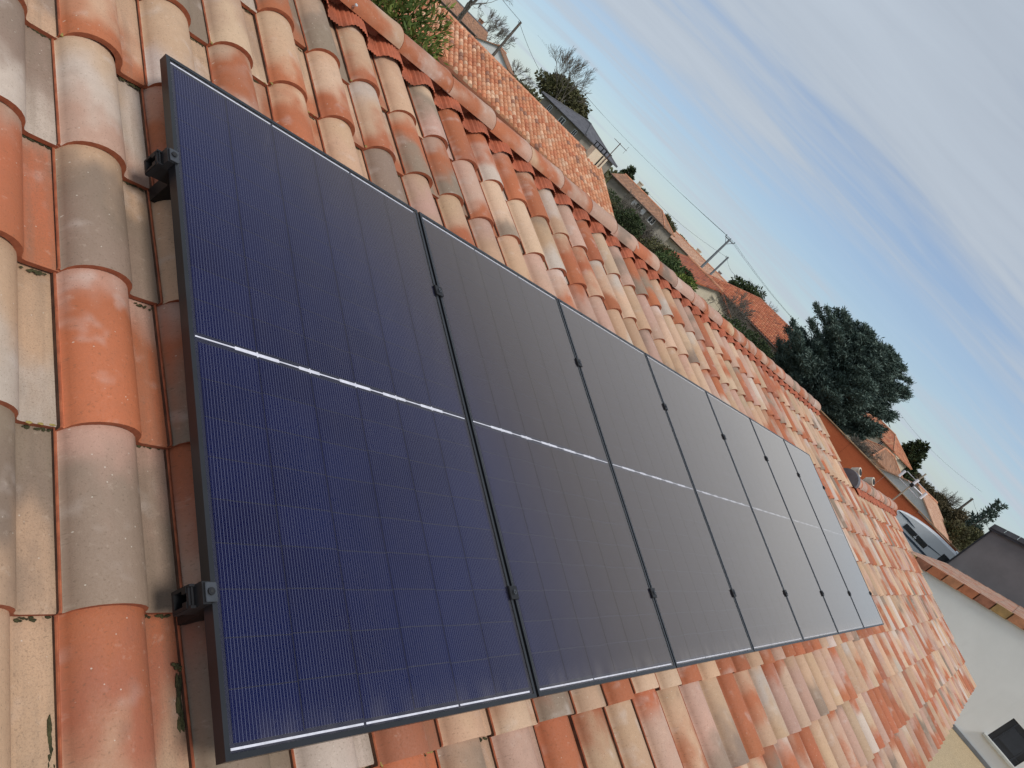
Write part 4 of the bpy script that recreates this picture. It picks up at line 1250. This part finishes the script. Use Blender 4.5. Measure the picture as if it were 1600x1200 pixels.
# ------------------------------------------------------------------ terracotta wall
wc = spot(9.0, 50)
TWM = T(wc.x, wc.y, GROUND) @ RZ(rad(9.0 - 90 + 1.0))
tw = NT('wall_terracotta'); v = tw.coord()
w1 = tw.noise(tw.vmul(v, (0.25, 1, 0.9)), 1.2, 5, 0.6); w2 = tw.noise(v, 12, 4)
tc_ = tw.mix(tw.ramp(w1, 0.35, 0.7), (0.48, 0.105, 0.036), (0.58, 0.150, 0.055))
tw.col(tw.mix(tw.ramp(w2, 0.5, 0.75, 0, 0.25), tc_, (0.17, 0.05, 0.025))); tw.rough(0.92); tw.bump(w2, 0.3, 0.02)
TWZ = 0.598 - 50 * math.tan(rad(1.33)) - GROUND
twl = thing('terracotta_wall', 'long terracotta red rendered boundary wall with a thin coping', 'wall', TWM)
x_ = -9.0
for i in range(8):
    MB().box(x_ + i * 2.6, x_ + i * 2.6 + 2.59, 0, 0.2, 0, TWZ - 0.08 - (0.02 if i % 3 == 1 else 0)).build('panel', tw.mat, twl, TWM)
    MB().box(x_ + i * 2.6 - 0.01, x_ + i * 2.6 + 2.58, -0.06, 0.26, TWZ - 0.075, TWZ, bev=0.015).build('coping', plain('coping', (0.34, 0.20, 0.11), 0.9, 0.3, 2), twl, TWM)

# ------------------------------------------------------------------ camper
CAMP = spot(5.25, 46)
CPM = T(CAMP.x, CAMP.y, GROUND) @ RZ(rad(5.2 - 90)) @ T(-0.4, 0, 0) @ Matrix.Diagonal((1, 1, 1.1, 1))      # local x to the right, -y towards us, nose at -x
cv = thing('camper_van', 'white coachbuilt camper van parked before the terracotta wall', 'camper van', CPM)
cpm = NT('camper_white'); cpm.col((0.72, 0.74, 0.76)); cpm.rough(0.3); cpm.b.inputs['Coat Weight'].default_value = 0.3
M_CW = cpm.mat
M_CTR = plain('camper_stripe', (0.035, 0.055, 0.085), 0.35, 0.1)
side = [(-2.6, 0.35), (2.9, 0.35), (2.95, 0.6), (2.95, 2.42), (2.85, 2.5), (0.9, 2.51), (0.12, 2.49), (-0.5, 2.43), (-1.13, 2.31), (-1.6, 2.18), (-1.88, 2.06), (-1.97, 1.96), (-1.90, 1.90), (-1.75, 1.84), (-2.3, 1.30), (-2.7, 1.18), (-2.95, 0.95), (-2.95, 0.5)]
b = MB()
n = len(side)
for (ya, yb, ins) in ((-1.05, 1.05, 0.07),):
    cxx, czz = 0.0, 1.3
    def insd(p, k): return (cxx + (p[0] - cxx) * (1 - k / 3), czz + (p[1] - czz) * (1 - k / 1.2))
    rows = [[(*insd(p, ins),) for p in side], side, side, [(*insd(p, ins),) for p in side]]
    ys_ = [ya, ya + 0.07, yb - 0.07, yb]
    vs_ = [(p[0], y, p[1]) for r_, y in zip(rows, ys_) for p in r_]
    b.add(vs_, [(j * n + i, j * n + (i + 1) % n, (j + 1) * n + (i + 1) % n, (j + 1) * n + i) for j in range(3) for i in range(n)], 0, False)
    b.add(vs_, [tuple(range(n))[::-1], tuple(range(3 * n, 4 * n))])
b.build('body', M_CW, cv, CPM)
yo = -1.055
def cpanel(name, poly, mat, d=0.02): return MB().prism(poly, yo - d, yo + 0.01, 'y').build(name, mat, cv, CPM)
cpanel('window', [(-1.17, 1.62), (-0.45, 1.62), (-0.45, 1.88), (-1.17, 1.88)], M_PANE)
cpanel('window', [(-0.42, 1.62), (0.22, 1.62), (0.22, 1.88), (-0.42, 1.88)], M_PANE)
cpanel('window', [(0.96, 1.74), (1.50, 1.74), (1.50, 2.14), (0.96, 2.14)], M_PANE)
cpanel('swoosh', [(0.24, 1.84), (0.94, 1.96), (0.94, 1.98), (0.24, 1.90)], M_CTR, 0.012)
cpanel('swoosh', [(-1.85, 1.99), (-1.0, 1.97), (-0.75, 2.0), (-1.3, 2.06), (-1.84, 2.03)], M_CTR, 0.012)
cpanel('stripe', [(-1.6, 1.42), (2.8, 1.42), (2.8, 1.52), (-1.6, 1.52)], M_CTR, 0.012)
cpanel('window', [(-2.15, 1.30), (-1.65, 1.30), (-1.65, 1.56), (-1.9, 1.56)], M_PANE)
MB().box(-0.5, -0.35, yo - 0.06, yo - 0.022, 1.66, 1.72).build('handle', M_CW, cv, CPM)
for xw in (-2.3, 1.6):
    b = MB(); b.tube((xw, -1.03, 0.36), (xw, -0.8, 0.36), 0.36, 0.36, 20); wh = b.build('wheel', M_BLACK, cv, CPM)
    MB().tube((xw, -1.045, 0.36), (xw, -1.031, 0.36), 0.22, 0.22, 16).build('rim', M_CLAMP, wh, CPM)
    MB().tube((xw, 1.03, 0.36), (xw, 0.8, 0.36), 0.36, 0.36, 20).build('wheel', M_BLACK, cv, CPM)
MB().box(1.2, 2.0, -0.4, 0.4, 2.505, 2.6, bev=0.03).build('roof_hatch', M_CW, cv, CPM)

# ------------------------------------------------------------------ antenna on the lower ridge
ax, ay, az_ = 14.18, zy + 0.02, zz_ + 0.06
AM = T(ax, ay, az_)
ant = thing('ridge_antenna', 'tall pale mast with a many-armed television antenna at the end of the lower ridge', 'antenna', AM)
M_MAST = plain('mast_steel', (0.40, 0.34, 0.26), 0.5, 0.15, 10, 0.3)
M_CAPW = plain('plastic_white', (0.80, 0.80, 0.84), 0.4, 0.05)
b = MB(); b.tube((0, 0, -0.15), (0, 0, 0.76), 0.014, 0.014, 8); b.build('mast', M_MAST, ant, AM)
b = MB(); zb_ = 0.46
bd = Vector((0.25, 0.97, 0.02)).normalized()           # across the line of sight
bs = Vector((0.97, -0.25, 0)).normalized()
o0 = Vector((0, 0, zb_))
b.tube(o0 - bd * 0.05, o0 + bs * 0.55, 0.010, 0.010, 6)
for k in range(5):
    p = o0 + bs * (0.06 + 0.11 * k); b.tube(p - bd * 0.13, p + bd * 0.13, 0.005, 0.005, 5)
b.tube(o0 - bd * 0.24 + Vector((0, 0, 0.10)), o0 + bd * 0.24 + Vector((0, 0, 0.10)), 0.006, 0.006, 5)
b.tube(o0 - bd * 0.24 - Vector((0, 0, 0.08)), o0 + bd * 0.24 - Vector((0, 0, 0.08)), 0.006, 0.006, 5)
b.tube(o0 + Vector((0, 0, -0.09)), o0 + Vector((0, 0, 0.11)), 0.008, 0.008, 5)
b.build('boom', M_CAPW, ant, AM)
for s_ in (-1, 1):
    p = o0 + bd * (0.27 * s_)
    MB().tube(p - Vector((0, 0, 0.06)), p + Vector((0, 0, 0.085)), 0.024, 0.024, 8).build('reflector', M_CAPW, ant, AM)
MB().box(-0.03, 0.03, -0.03, 0.03, zb_ - 0.04, zb_ + 0.03, bev=0.006).build('clamp', M_BLACK, ant, AM)
MB().tube((0.0, 0, zb_ + 0.02), (0.0, 0.0, zb_ + 0.14), 0.026, 0.026, 8).build('preamplifier', M_CAPW, ant, AM)

# ------------------------------------------------------------------ poles and wires
M_WOOD = plain('pole_wood', (0.115, 0.095, 0.080), 0.9, 0.25, 6)
M_CONC = plain('pole_concrete', (0.17, 0.185, 0.20), 0.85, 0.15, 4)
M_WIRE = plain('wire_black', (0.03, 0.032, 0.036), 0.6)


def pole(label, az, d, top_el, r, mat, cross=0.0, ins=0):
    p = spot(az, d); zt = 0.598 + d * math.tan(rad(top_el)) - GROUND
    wm = T(p.x, p.y, GROUND) @ RZ(rad(az - 90))
    t = thing('utility_pole', label, 'utility pole', wm, 'utility poles')
    MB().tube((0, 0, 0), (0, 0, zt), r * 1.25, r * 0.8, 10).build('shaft', mat, t, wm)
    if cross:
        b = MB(); b.box(-cross, cross, -0.06, 0.06, zt - 0.12, zt - 0.02)
        b.tube((-cross * 0.8, 0, zt - 0.08), (0, 0, zt - 0.6), 0.03, 0.03, 5); b.tube((cross * 0.8, 0, zt - 0.08), (0, 0, zt - 0.6), 0.03, 0.03, 5)
        b.build('crossarm', mat, t, wm)
        for k in range(ins):
            x = -cross + 2 * cross * k / max(1, ins - 1)
            MB().tube((x, 0, zt - 0.018), (x, 0, zt + 0.16), 0.045, 0.03, 8).build('insulator', M_BLACK, t, wm)
    else:
        b = MB(); b.tube((0, -0.02, zt - 0.25), (-0.22, -0.1, zt - 0.20), 0.02, 0.02, 5); b.tube((-0.22, -0.1, zt - 0.20), (-0.2, -0.1, zt - 0.02), 0.02, 0.02, 5)
        b.build('bracket', M_BLACK, t, wm)
    return p + Vector((0, 0, zt))


p1 = pole('wooden utility pole standing before the white gable', 50.18, 82, 2.72, 0.15, M_WOOD)
p2 = pole('tall grey utility pole with crossarm and insulators above the pink house', 29.3, 78, 2.45, 0.13, M_CONC, 0.55, 3)
p3 = pole('short dark pole with drop wires, second from the crossarm pole', 28.47, 82, 1.55, 0.12, M_CONC)
p4 = pole('wooden pole rising out of the brown hedge at right', 6.08, 104, 1.55, 0.15, M_WOOD)


def wire(label, a, b, sag, r=0.018):
    pts = [a.lerp(b, t / 14) - Vector((0, 0, sag * 4 * (t / 14) * (1 - t / 14))) for t in range(15)]
    o = MB().path(pts, r, 5).build('overhead_wire', M_WIRE)
    tag(o, label, 'wire', 'overhead wires')


wire('sagging wire running up and left from the wooden pole top', p1, spot(60, 60, 5.0), 0.3)
wire('wire falling right from the wooden pole towards the dome tree', p1 - Vector((0, 0, .2)), spot(44.4, 92, 2.0), 0.5)
for k, dx in enumerate((-0.5, 0.0, 0.5)):
    off = Vector((dx * 0.49, -dx * 0.87, 0.1))
    wire(['first', 'second', 'third'][k] + ' power line left of the crossarm pole, counted from the camera side', p2 + off, spot(48.0 + k * 0.4, 150, 8.2), 1.0, 0.009)
    wire(['first', 'second', 'third'][k] + ' power line right of the crossarm pole, counted from the camera side', p2 + off, spot(18.5 - k * 0.3, 130, 4.6), 0.7, 0.009)
wire('low wire from the short dark pole to the left houses', p3 - Vector((0, 0, .1)), spot(36, 96, 1.9), 0.4, 0.011)
wire('drop wire from the short dark pole to the red roof', p3 - Vector((0, 0, .15)), spot(27.2, 66, 1.75), 0.2, 0.011)
wire('long thin wire above the cream house and garage at right', spot(13.0, 120, 5.2), p4 + Vector((0, 0, 1.2)), 0.6, 0.009)
wire('wire from the wooden pole in the hedge to the grey gable', p4, spot(3.9, 60, 1.6), 0.3, 0.011)

# ------------------------------------------------------------------ vegetation
def leaf_mat(name, c1, c2, c3, rough=0.75, trans=0.15):
    m = NT(name)
    g = m.node('ShaderNodeNewGeometry')
    r = g.outputs['Random Per Island']
    n = m.noise(m.coord(), 0.9, 3, 0.6)
    c = m.mix(m.ramp(r, 0.1, 0.9), c1, c2)
    c = m.mix(m.ramp(n, 0.4, 0.68, 0, 0.8), c, c3)
    m.col(c); m.rough(rough); m.b.inputs['Specular IOR Level'].default_value = 0.25
    return m.mat


M_CEDAR = leaf_mat('needles_cedar', (0.062, 0.098, 0.082), (0.150, 0.195, 0.165), (0.050, 0.078, 0.062))
M_JUN = leaf_mat('needles_bright', (0.0633, 0.0978, 0.0172), (0.1495, 0.1782, 0.0345), (0.0403, 0.0747, 0.0184))
M_DARK = leaf_mat('leaves_dark', (0.0260, 0.0442, 0.0182), (0.0585, 0.0780, 0.0286), (0.0390, 0.0520, 0.0234))
M_OLIVE = leaf_mat('leaves_olive', (0.0650, 0.0715, 0.0286), (0.1235, 0.1170, 0.0520), (0.0780, 0.0650, 0.0364))
M_BROWNL = leaf_mat('twigs_brown', (0.0780, 0.0624, 0.0338), (0.1430, 0.1105, 0.0585), (0.0585, 0.0546, 0.0286))
M_GREEN = leaf_mat('leaves_green', (0.0455, 0.0780, 0.0260), (0.0975, 0.1365, 0.0455), (0.0520, 0.0715, 0.0325))
M_BARK = plain('bark', (0.085, 0.068, 0.050), 0.95, 0.3, 6)
M_BARKG = plain('bark_grey', (0.13, 0.115, 0.095), 0.95, 0.3, 6)


def leaves(P, D, size, aspect, r):
    """one pointed leaf per point P along direction D"""
    n = len(P)
    D = D / (np.linalg.norm(D, axis=1, keepdims=True) + 1e-9)
    rv = r.normal(size=(n, 3)); S = np.cross(D, rv); S /= (np.linalg.norm(S, axis=1, keepdims=True) + 1e-9)
    s = size * r.uniform(0.6, 1.35, (n, 1))
    a = P; b = P + D * s * 0.5 + S * s * aspect * 0.5; c = P + D * s; d = P + D * s * 0.5 - S * s * aspect * 0.5
    V = np.stack([a, b, c, d], 1).reshape(-1, 3)
    F = np.arange(n * 4).reshape(-1, 4)
    return V, F


def ellip(n, r, c, rad_, shell=0.55, low=-1.0):
    d = r.normal(size=(n * 2, 3)); d /= np.linalg.norm(d, axis=1, keepdims=True)
    d = d[d[:, 2] > low][:n]
    k = (shell + (1 - shell) * r.uniform(0, 1, (len(d), 1)) ** 0.6)
    return np.array(c) + d * k * np.array(rad_), d


def limbs(b, base, tips, r0, mi=0, n=5):
    for t in tips:
        a = Vector(base); e = Vector(t); mid = a.lerp(e, 0.5) + Vector((0, 0, 0.12 * (e - a).length))
        b.tube(a, mid, r0, r0 * 0.65, n, mi, False); b.tube(mid, e, r0 * 0.65, r0 * 0.2, n, mi, False)


def bushy(name, label, cat, az, d, zc, rx, rz_, mat, n, size, group=None, clumps=9, seed=1, trunk=True, aspect=0.5, zbase=None, flat=1.0, rd=None):
    """broad crown: overlapping clumps of leaves around a trunk with limbs. zc = crown centre height"""
    r = np.random.default_rng(seed); rr = random.Random(seed)
    p = spot(az, d); wm = T(p.x, p.y, GROUND)
    t = thing(name, label, cat, wm, group)
    zc = zc - GROUND
    V, F = [], []; cnt = 0; cents = []
    for k in range(clumps):
        if k == 0: c = (0, 0, zc); cr2 = (rx * 0.78, rx * 0.78, rz_ * 0.78)
        else:
            a = rr.uniform(0, 6.283); e = rr.uniform(-0.5, 0.95)
            q = math.sqrt(max(0, 1 - e * e)) * 0.62
            c = (rx * q * math.cos(a), rx * q * math.sin(a), zc + rz_ * 0.62 * e); f = rr.uniform(0.30, 0.46)
            cr2 = (rx * f, rx * f, rz_ * f * 1.05)
        cents.append(c)
        m_ = int(n * (0.30 if k == 0 else 0.70 / max(1, clumps - 1)))
        P, D = ellip(m_, r, c, cr2, 0.5)
        D = D + r.normal(0, 0.7, D.shape) + np.array((0, 0, 0.35))
        v_, f_ = leaves(P, D, size, aspect, r)
        V.append(v_); F.append(f_ + cnt); cnt += len(v_)
    inst('crown', np_mesh('crown', np.concatenate(V), np.concatenate(F), mat), t, wm)
    if trunk:
        b = MB(); zt = max(0.2, zc - rz_ * 0.55)
        b.tube((0, 0, 0), (0, 0, zt), max(0.06, rx * 0.07), max(0.045, rx * 0.05), 8, 0, False)
        limbs(b, (0, 0, zt * 0.9), cents[1:7], max(0.03, rx * 0.03))
        b.build('trunk', M_BARK, t, wm)
    return t


def grow(b, p, d, ln, r, lev, rr, up, spread, kids, minr):
    steps = 3
    for s in range(steps):
        d2 = (d + Vector((rr.gauss(0, .14), rr.gauss(0, .14), rr.gauss(0, .10) + up * 0.08))).normalized()
        q = p + d2 * (ln / steps)
        r2 = max(minr, r * 0.88)
        b.tube(p, q, r, r2, 5 if r > 0.05 else 3, 0, False)
        p, d, r = q, d2, r2
        if lev > 0 and s >= (1 if lev > 2 else 0):
            for _ in range(kids if s == steps - 1 else max(1, kids - 1)):
                ax_ = d.orthogonal().normalized(); ax_.rotate(Matrix.Rotation(rr.uniform(0, 6.283), 3, d))
                nd = d.copy(); nd.rotate(Matrix.Rotation(rr.uniform(spread * 0.5, spread * 1.3), 3, ax_))
                nd = (nd + Vector((0, 0, up * 0.25))).normalized()
                grow(b, p, nd, ln * rr.uniform(0.55, 0.78), max(minr, r * 0.62), lev - 1, rr, up, spread, kids, minr)


def bare(name, label, az, d, h, r0, seed, lev=4, spread=0.6, up=0.5, kids=2, ln=0.36, minr=0.012, z0=None, lean=(0, 0), mat=None, group='bare winter trees', cat='tree', stems=1):
    rr = random.Random(seed); p = spot(az, d); wm = T(p.x, p.y, GROUND)
    t = thing(name, label, cat, wm, group)
    b = MB(); tk = MB(); ht = h * 0.28 if stems == 1 else 0.15
    tk.tube((0, 0, 0), (lean[0] * ht, lean[1] * ht, ht), r0, r0 * 0.8, 8, 0, False)
    tk.build('trunk', mat or M_BARKG, t, wm)
    for s in range(max(3, stems)):
        dd = Vector((lean[0] + rr.gauss(0, .35), lean[1] + rr.gauss(0, .35), 1)).normalized()
        grow(b, Vector((lean[0] * ht, lean[1] * ht, ht)), dd, h * ln, r0 * 0.6, lev, rr, up, spread, kids, minr)
    b.build('crown', mat or M_BARKG, t, wm)
    return t


def conifer(name, label, az, d, h, rad_, mat, seed, group=None, n_l=70, dens=26, tuft=0.28, droop=0.1, shape=1.0, base=0.12, tip_up=0.25, zoff=0.0, flat=0.45, aspect=0.42, spray=0.34, jit=0.22):
    """tiered evergreen: real limbs with side twigs carrying pointed needle tufts"""
    r = np.random.default_rng(seed); rr = random.Random(seed)
    p = spot(az, d); wm = T(p.x, p.y, GROUND)
    t = thing(name, label, 'tree', wm, group)
    b = MB(); b.tube((0, 0, 0), (0, 0, h * 0.6), h * 0.022, h * 0.014, 8, 0, False); b.tube((0, 0, h * 0.6), (0, 0, h * 0.985), h * 0.014, 0.015, 6, 0, False)
    P, D = [], []
    for k in range(n_l):
        f = base + (1 - base) * (k + rr.random()) / n_l
        z = h * f
        L = rad_ * (max(0.04, (1 - f)) ** shape) * rr.uniform(0.62, 1.12) if shape < 5 else rad_
        if name == 'cedar_tree':
            L = rad_ * math.sqrt(max(0.02, 1 - ((f - 0.42) / 0.60) ** 2)) * rr.uniform(0.50, 1.05)
        a = k * 2.39996 + rr.gauss(0, .25)
        dx, dy_ = math.cos(a), math.sin(a)
        pts = []
        for s in range(7):
            q = s / 6
            zz2 = z + L * (0.30 * q - droop * q * q + tip_up * q ** 3)
            pts.append(Vector((dx * L * q, dy_ * L * q, zz2)))
        for s in range(6): b.tube(pts[s], pts[s + 1], max(0.012, 0.022 * L * (1 - s / 7)), max(0.010, 0.022 * L * (1 - (s + 1) / 7)), 4, 0, False)
        m_ = max(6, int(dens * L))
        for j in range(m_):
            q = rr.uniform(0.12, 1.0) ** 0.75
            i0 = min(5, int(q * 6)); c = pts[i0].lerp(pts[i0 + 1], q * 6 - i0)
            sd = rr.choice((-1, 1)); sl = L * spray * (1.05 - q) * rr.uniform(0.4, 1.2) + 0.08
            side = Vector((-dy_ * sd + dx * 0.7, dx * sd + dy_ * 0.7, rr.uniform(-0.1, flat))).normalized()
            for w in range(3):
                e = c + side * sl * (w + 1) / 3
                P.append(e); D.append(side * 0.7 + Vector((rr.gauss(0, .5), rr.gauss(0, .5), rr.uniform(-.1, .9))))
    P = np.array([tuple(q) for q in P]); D = np.array([tuple(q) for q in D])
    P = np.repeat(P, 2, 0) + r.normal(0, tuft * jit, (len(P) * 2, 3)); D = np.repeat(D, 2, 0) + r.normal(0, .35, (len(D) * 2, 3))
    v_, f_ = leaves(P, D, tuft, aspect, r)
    b.build('trunk', M_BARK, t, wm)
    inst('crown', np_mesh('crown', v_, f_, mat), t, wm)
    return t


conifer('cedar_tree', 'large dark blue-green cedar rising beyond the ridge end', 17.4, 56, 8.1, 4.95, M_CEDAR, 4, n_l=190, dens=52, tuft=0.23, droop=0.16, base=0.08, tip_up=0.14, aspect=0.26, spray=0.50, jit=0.40)
conifer('pine_tree', 'dark spiky conifer behind the white garage', 10.35, 96, 6.9, 2.2, M_DARK, 8, n_l=60, dens=18, tuft=0.42, shape=0.55, base=0.2, tip_up=0.5)
conifer('pine_tree', 'slim open conifer above the brown hedge at right', 4.85, 92, 7.9, 1.15, M_CEDAR, 9, n_l=34, dens=10, tuft=0.34, shape=0.35, base=0.45, tip_up=0.2)
conifer('pine_tree', 'small dark pine beside the cream chimney', 37.75, 104, 6.0, 1.35, M_DARK, 10, n_l=46, dens=16, tuft=0.4, shape=0.4, base=0.4)
conifer('pine_tree', 'little dark pine on the ridge of the brown roof', 36.0, 106, 5.1, 1.1, M_DARK, 12, n_l=36, dens=14, tuft=0.4, shape=0.4, base=0.5)
bushy('conifer_shrub', 'bright green conifer top rising just behind the ridge tiles', 'shrub', 57.3, 9.5, -0.35, 0.98, 1.05, M_JUN, 9000, 0.115, clumps=16, seed=21, aspect=0.22)
bushy('dome_tree', 'dense dark dome-shaped tree behind the slate house', 'tree', 44.85, 92, 2.4, 4.1, 2.0, M_OLIVE, 7000, 0.36, clumps=22, seed=22)
bushy('round_tree', 'dark green rounded tree peeping over the red roof ridge', 'tree', 25.6, 88, 1.3, 2.6, 1.75, M_DARK, 4200, 0.32, clumps=14, seed=23)
bare('bare_tree', 'bare branching tree before the dark dome-shaped tree', 44.6, 88, 10.6, 0.20, 31, lev=5, spread=0.5, up=0.55, kids=2, ln=0.27, minr=0.012)
bare('bare_tree', 'bare tree with a thick trunk at the upper edge, before the brown roof', 53.2, 62, 9.5, 0.24, 32, lev=5, spread=0.55, up=0.5, kids=2, ln=0.28, minr=0.010)
bare('bare_tree', 'bare spreading tree crown left of the wooden pole', 51.3, 104, 8.0, 0.20, 33, lev=5, spread=0.6, up=0.45, kids=2, ln=0.27, minr=0.014)
bare('bare_tree', 'small bare tree right of the white gable', 48.2, 100, 6.2, 0.12, 34, lev=4, spread=0.6, up=0.5, ln=0.3, minr=0.014)
bare('bare_tree', 'bare garden tree before the pink house wall', 25.6, 47, 4.3, 0.10, 35, lev=5, spread=0.7, up=0.35, ln=0.30, minr=0.009)
bare('bare_tree', 'thin pale bare tree behind the red roof ridge', 24.4, 92, 6.3, 0.09, 36, lev=4, spread=0.45, up=0.7, ln=0.33, minr=0.013)
bare('bare_tree', 'leafless bush on top of the terracotta wall under the cedar', 12.9, 53, 3.4, 0.08, 37, lev=5, spread=0.8, up=0.3, ln=0.30, minr=0.012, mat=M_BARKG)
bare('bare_tree', 'bare twiggy tree above the brown hedge', 7.3, 100, 5.6, 0.10, 38, lev=4, spread=0.55, up=0.5, ln=0.32, minr=0.014)
bare('bare_tree', 'bare thicket tree behind the tan bushes near the chimney', 34.6, 45, 3.9, 0.07, 39, lev=5, spread=0.75, up=0.35, ln=0.30, minr=0.009)
bare('bare_tree', 'second bare thicket tree, closer to the green bushes', 32.9, 43, 3.6, 0.07, 40, lev=5, spread=0.75, up=0.35, ln=0.30, minr=0.009)
# shrubs and hedge plants, left to right
SH = [('olive shrub between the white gable and the dome tree', 47.2, 88, -0.35, 1.5, 1.1, M_OLIVE), ('rust coloured shrub below the dome tree', 46.3, 80, -0.75, 1.3, 0.9, M_BROWNL),
      ('dark evergreen bush at the neighbour roof corner', 37.1, 54, -0.95, 1.5, 0.85, M_DARK), ('dark bush below the brown-roofed house', 35.9, 52, -0.95, 1.3, 0.75, M_DARK),
      ('rounded olive bush beside the neighbour roof edge', 36.9, 45, -1.2, 0.95, 0.75, M_OLIVE), ('brown thicket below the brown-roofed house', 34.7, 46, -1.2, 1.7, 1.1, M_BROWNL), ('brown thicket next to the green bush', 33.0, 44, -1.15, 1.6, 1.1, M_BROWNL),
      ('blue-green bush before the red shed', 31.1, 38, -0.8, 1.15, 0.95, M_GREEN), ('yellowish green bush left of the pink house', 29.4, 36, -0.85, 0.8, 0.75, M_JUN), ('green bush below the window of the pink house', 27.0, 36, -1.35, 0.9, 0.8, M_GREEN),
      ('olive green shrub before the pink house', 25.2, 36, -1.05, 1.1, 0.85, M_GREEN), ('dark shrub before the red roof corner', 23.3, 38, -1.05, 1.1, 0.9, M_DARK), ('yellow-leaved shrub under the cedar', 21.7, 40, -1.0, 0.8, 0.6, M_OLIVE),
      ('twiggy brown tall hedge tree behind the garage roof', 8.4, 100, -0.4, 2.4, 1.7, M_BROWNL), ('brown hedge tree, the highest of the row', 6.6, 98, -0.5, 2.6, 2.1, M_BROWNL), ('brown hedge tree beside the slim conifer', 5.1, 97, 0.1, 2.3, 2.0, M_BROWNL), ('dark hedge tree touching the grey gable', 4.0, 90, 0.0, 1.8, 1.7, M_OLIVE),
      ('tall dark bush just right of the neighbour roof end', 35.2, 40, -0.75, 1.0, 0.85, M_DARK), ('wide olive bush between thicket and blue-green bush', 32.2, 40, -0.95, 1.25, 0.95, M_OLIVE), ('dark green bush at the foot of the crossarm pole', 30.1, 44, -0.8, 1.1, 0.75, M_DARK),
      ('low green bush before the pink house corner', 28.0, 34, -1.25, 0.85, 0.7, M_GREEN), ('dark bush under the red roof gutter', 24.2, 42, -0.95, 1.2, 0.9, M_DARK), ('dark bush against the cedar foot, left side', 22.4, 46, -0.75, 1.2, 1.0, M_DARK),
      ('brown hedge tree left of the bare twiggy tree', 9.3, 104, -0.3, 2.2, 1.6, M_BROWNL), ('olive hedge bush between garage roof and grey gable', 4.9, 86, -0.9, 2.2, 1.5, M_OLIVE),
      ('small far shrub on the brown roof skyline', 33.3, 96, 0.6, 1.6, 1.2, M_OLIVE), ('far dark shrub left of the crossarm pole', 31.5, 108, 0.2, 1.8, 1.1, M_OLIVE)]
for i, (lb, az, d, zc, rx, rz_, mt) in enumerate(SH):
    bushy('shrub', lb, 'shrub', az, d, zc, rx, rz_, mt, 2600 if rx < 1.7 else 4200, 0.13 if d < 60 else 0.26, clumps=11, seed=50 + i, trunk=True)
# evergreen band in the distance so that the plain closes as woodland
fw = np.random.default_rng(77); V, F = [], []; cnt = 0
for k in range(260):
    a = fw.uniform(-12, 75); d = fw.uniform(230, 330); p = spot(a, d)
    h = fw.uniform(2.2, 4.3)
    P, D = ellip(60, fw, (p.x, p.y, GROUND + h * 0.55), (fw.uniform(3, 6), fw.uniform(3, 6), h * 0.55), 0.6)
    v_, f_ = leaves(P, D + fw.normal(0, .5, D.shape), 1.5, 0.7, fw); V.append(v_); F.append(f_ + cnt); cnt += len(v_)
tag(inst('distant_wood', np_mesh('distant_wood', np.concatenate(V), np.concatenate(F), M_OLIVE)), 'far olive band of woodland along the horizon', 'woodland', kind='stuff')

# yucca behind the lower ridge
yp = Vector((12.9, zy + 0.55, -0.40)); YM = T(yp.x, yp.y, GROUND)
yt = thing('yucca_plant', 'spiky yellow-green plant poking up behind the lower ridge', 'plant', YM)
r_ = np.random.default_rng(5); n_ = 90
D = r_.normal(size=(n_, 3)); D[:, 2] = np.abs(D[:, 2]) + 0.2; P = np.tile((0, 0, 2.95), (n_, 1)) + D * 0.02
v_, f_ = leaves(P, D, 0.34, 0.08, r_); inst('leaves', np_mesh('leaves', v_, f_, M_JUN), yt, YM)
MB().tube((0, 0, 0), (0, 0, 2.96), 0.06, 0.05, 8).build('stem', M_BARK, yt, YM)
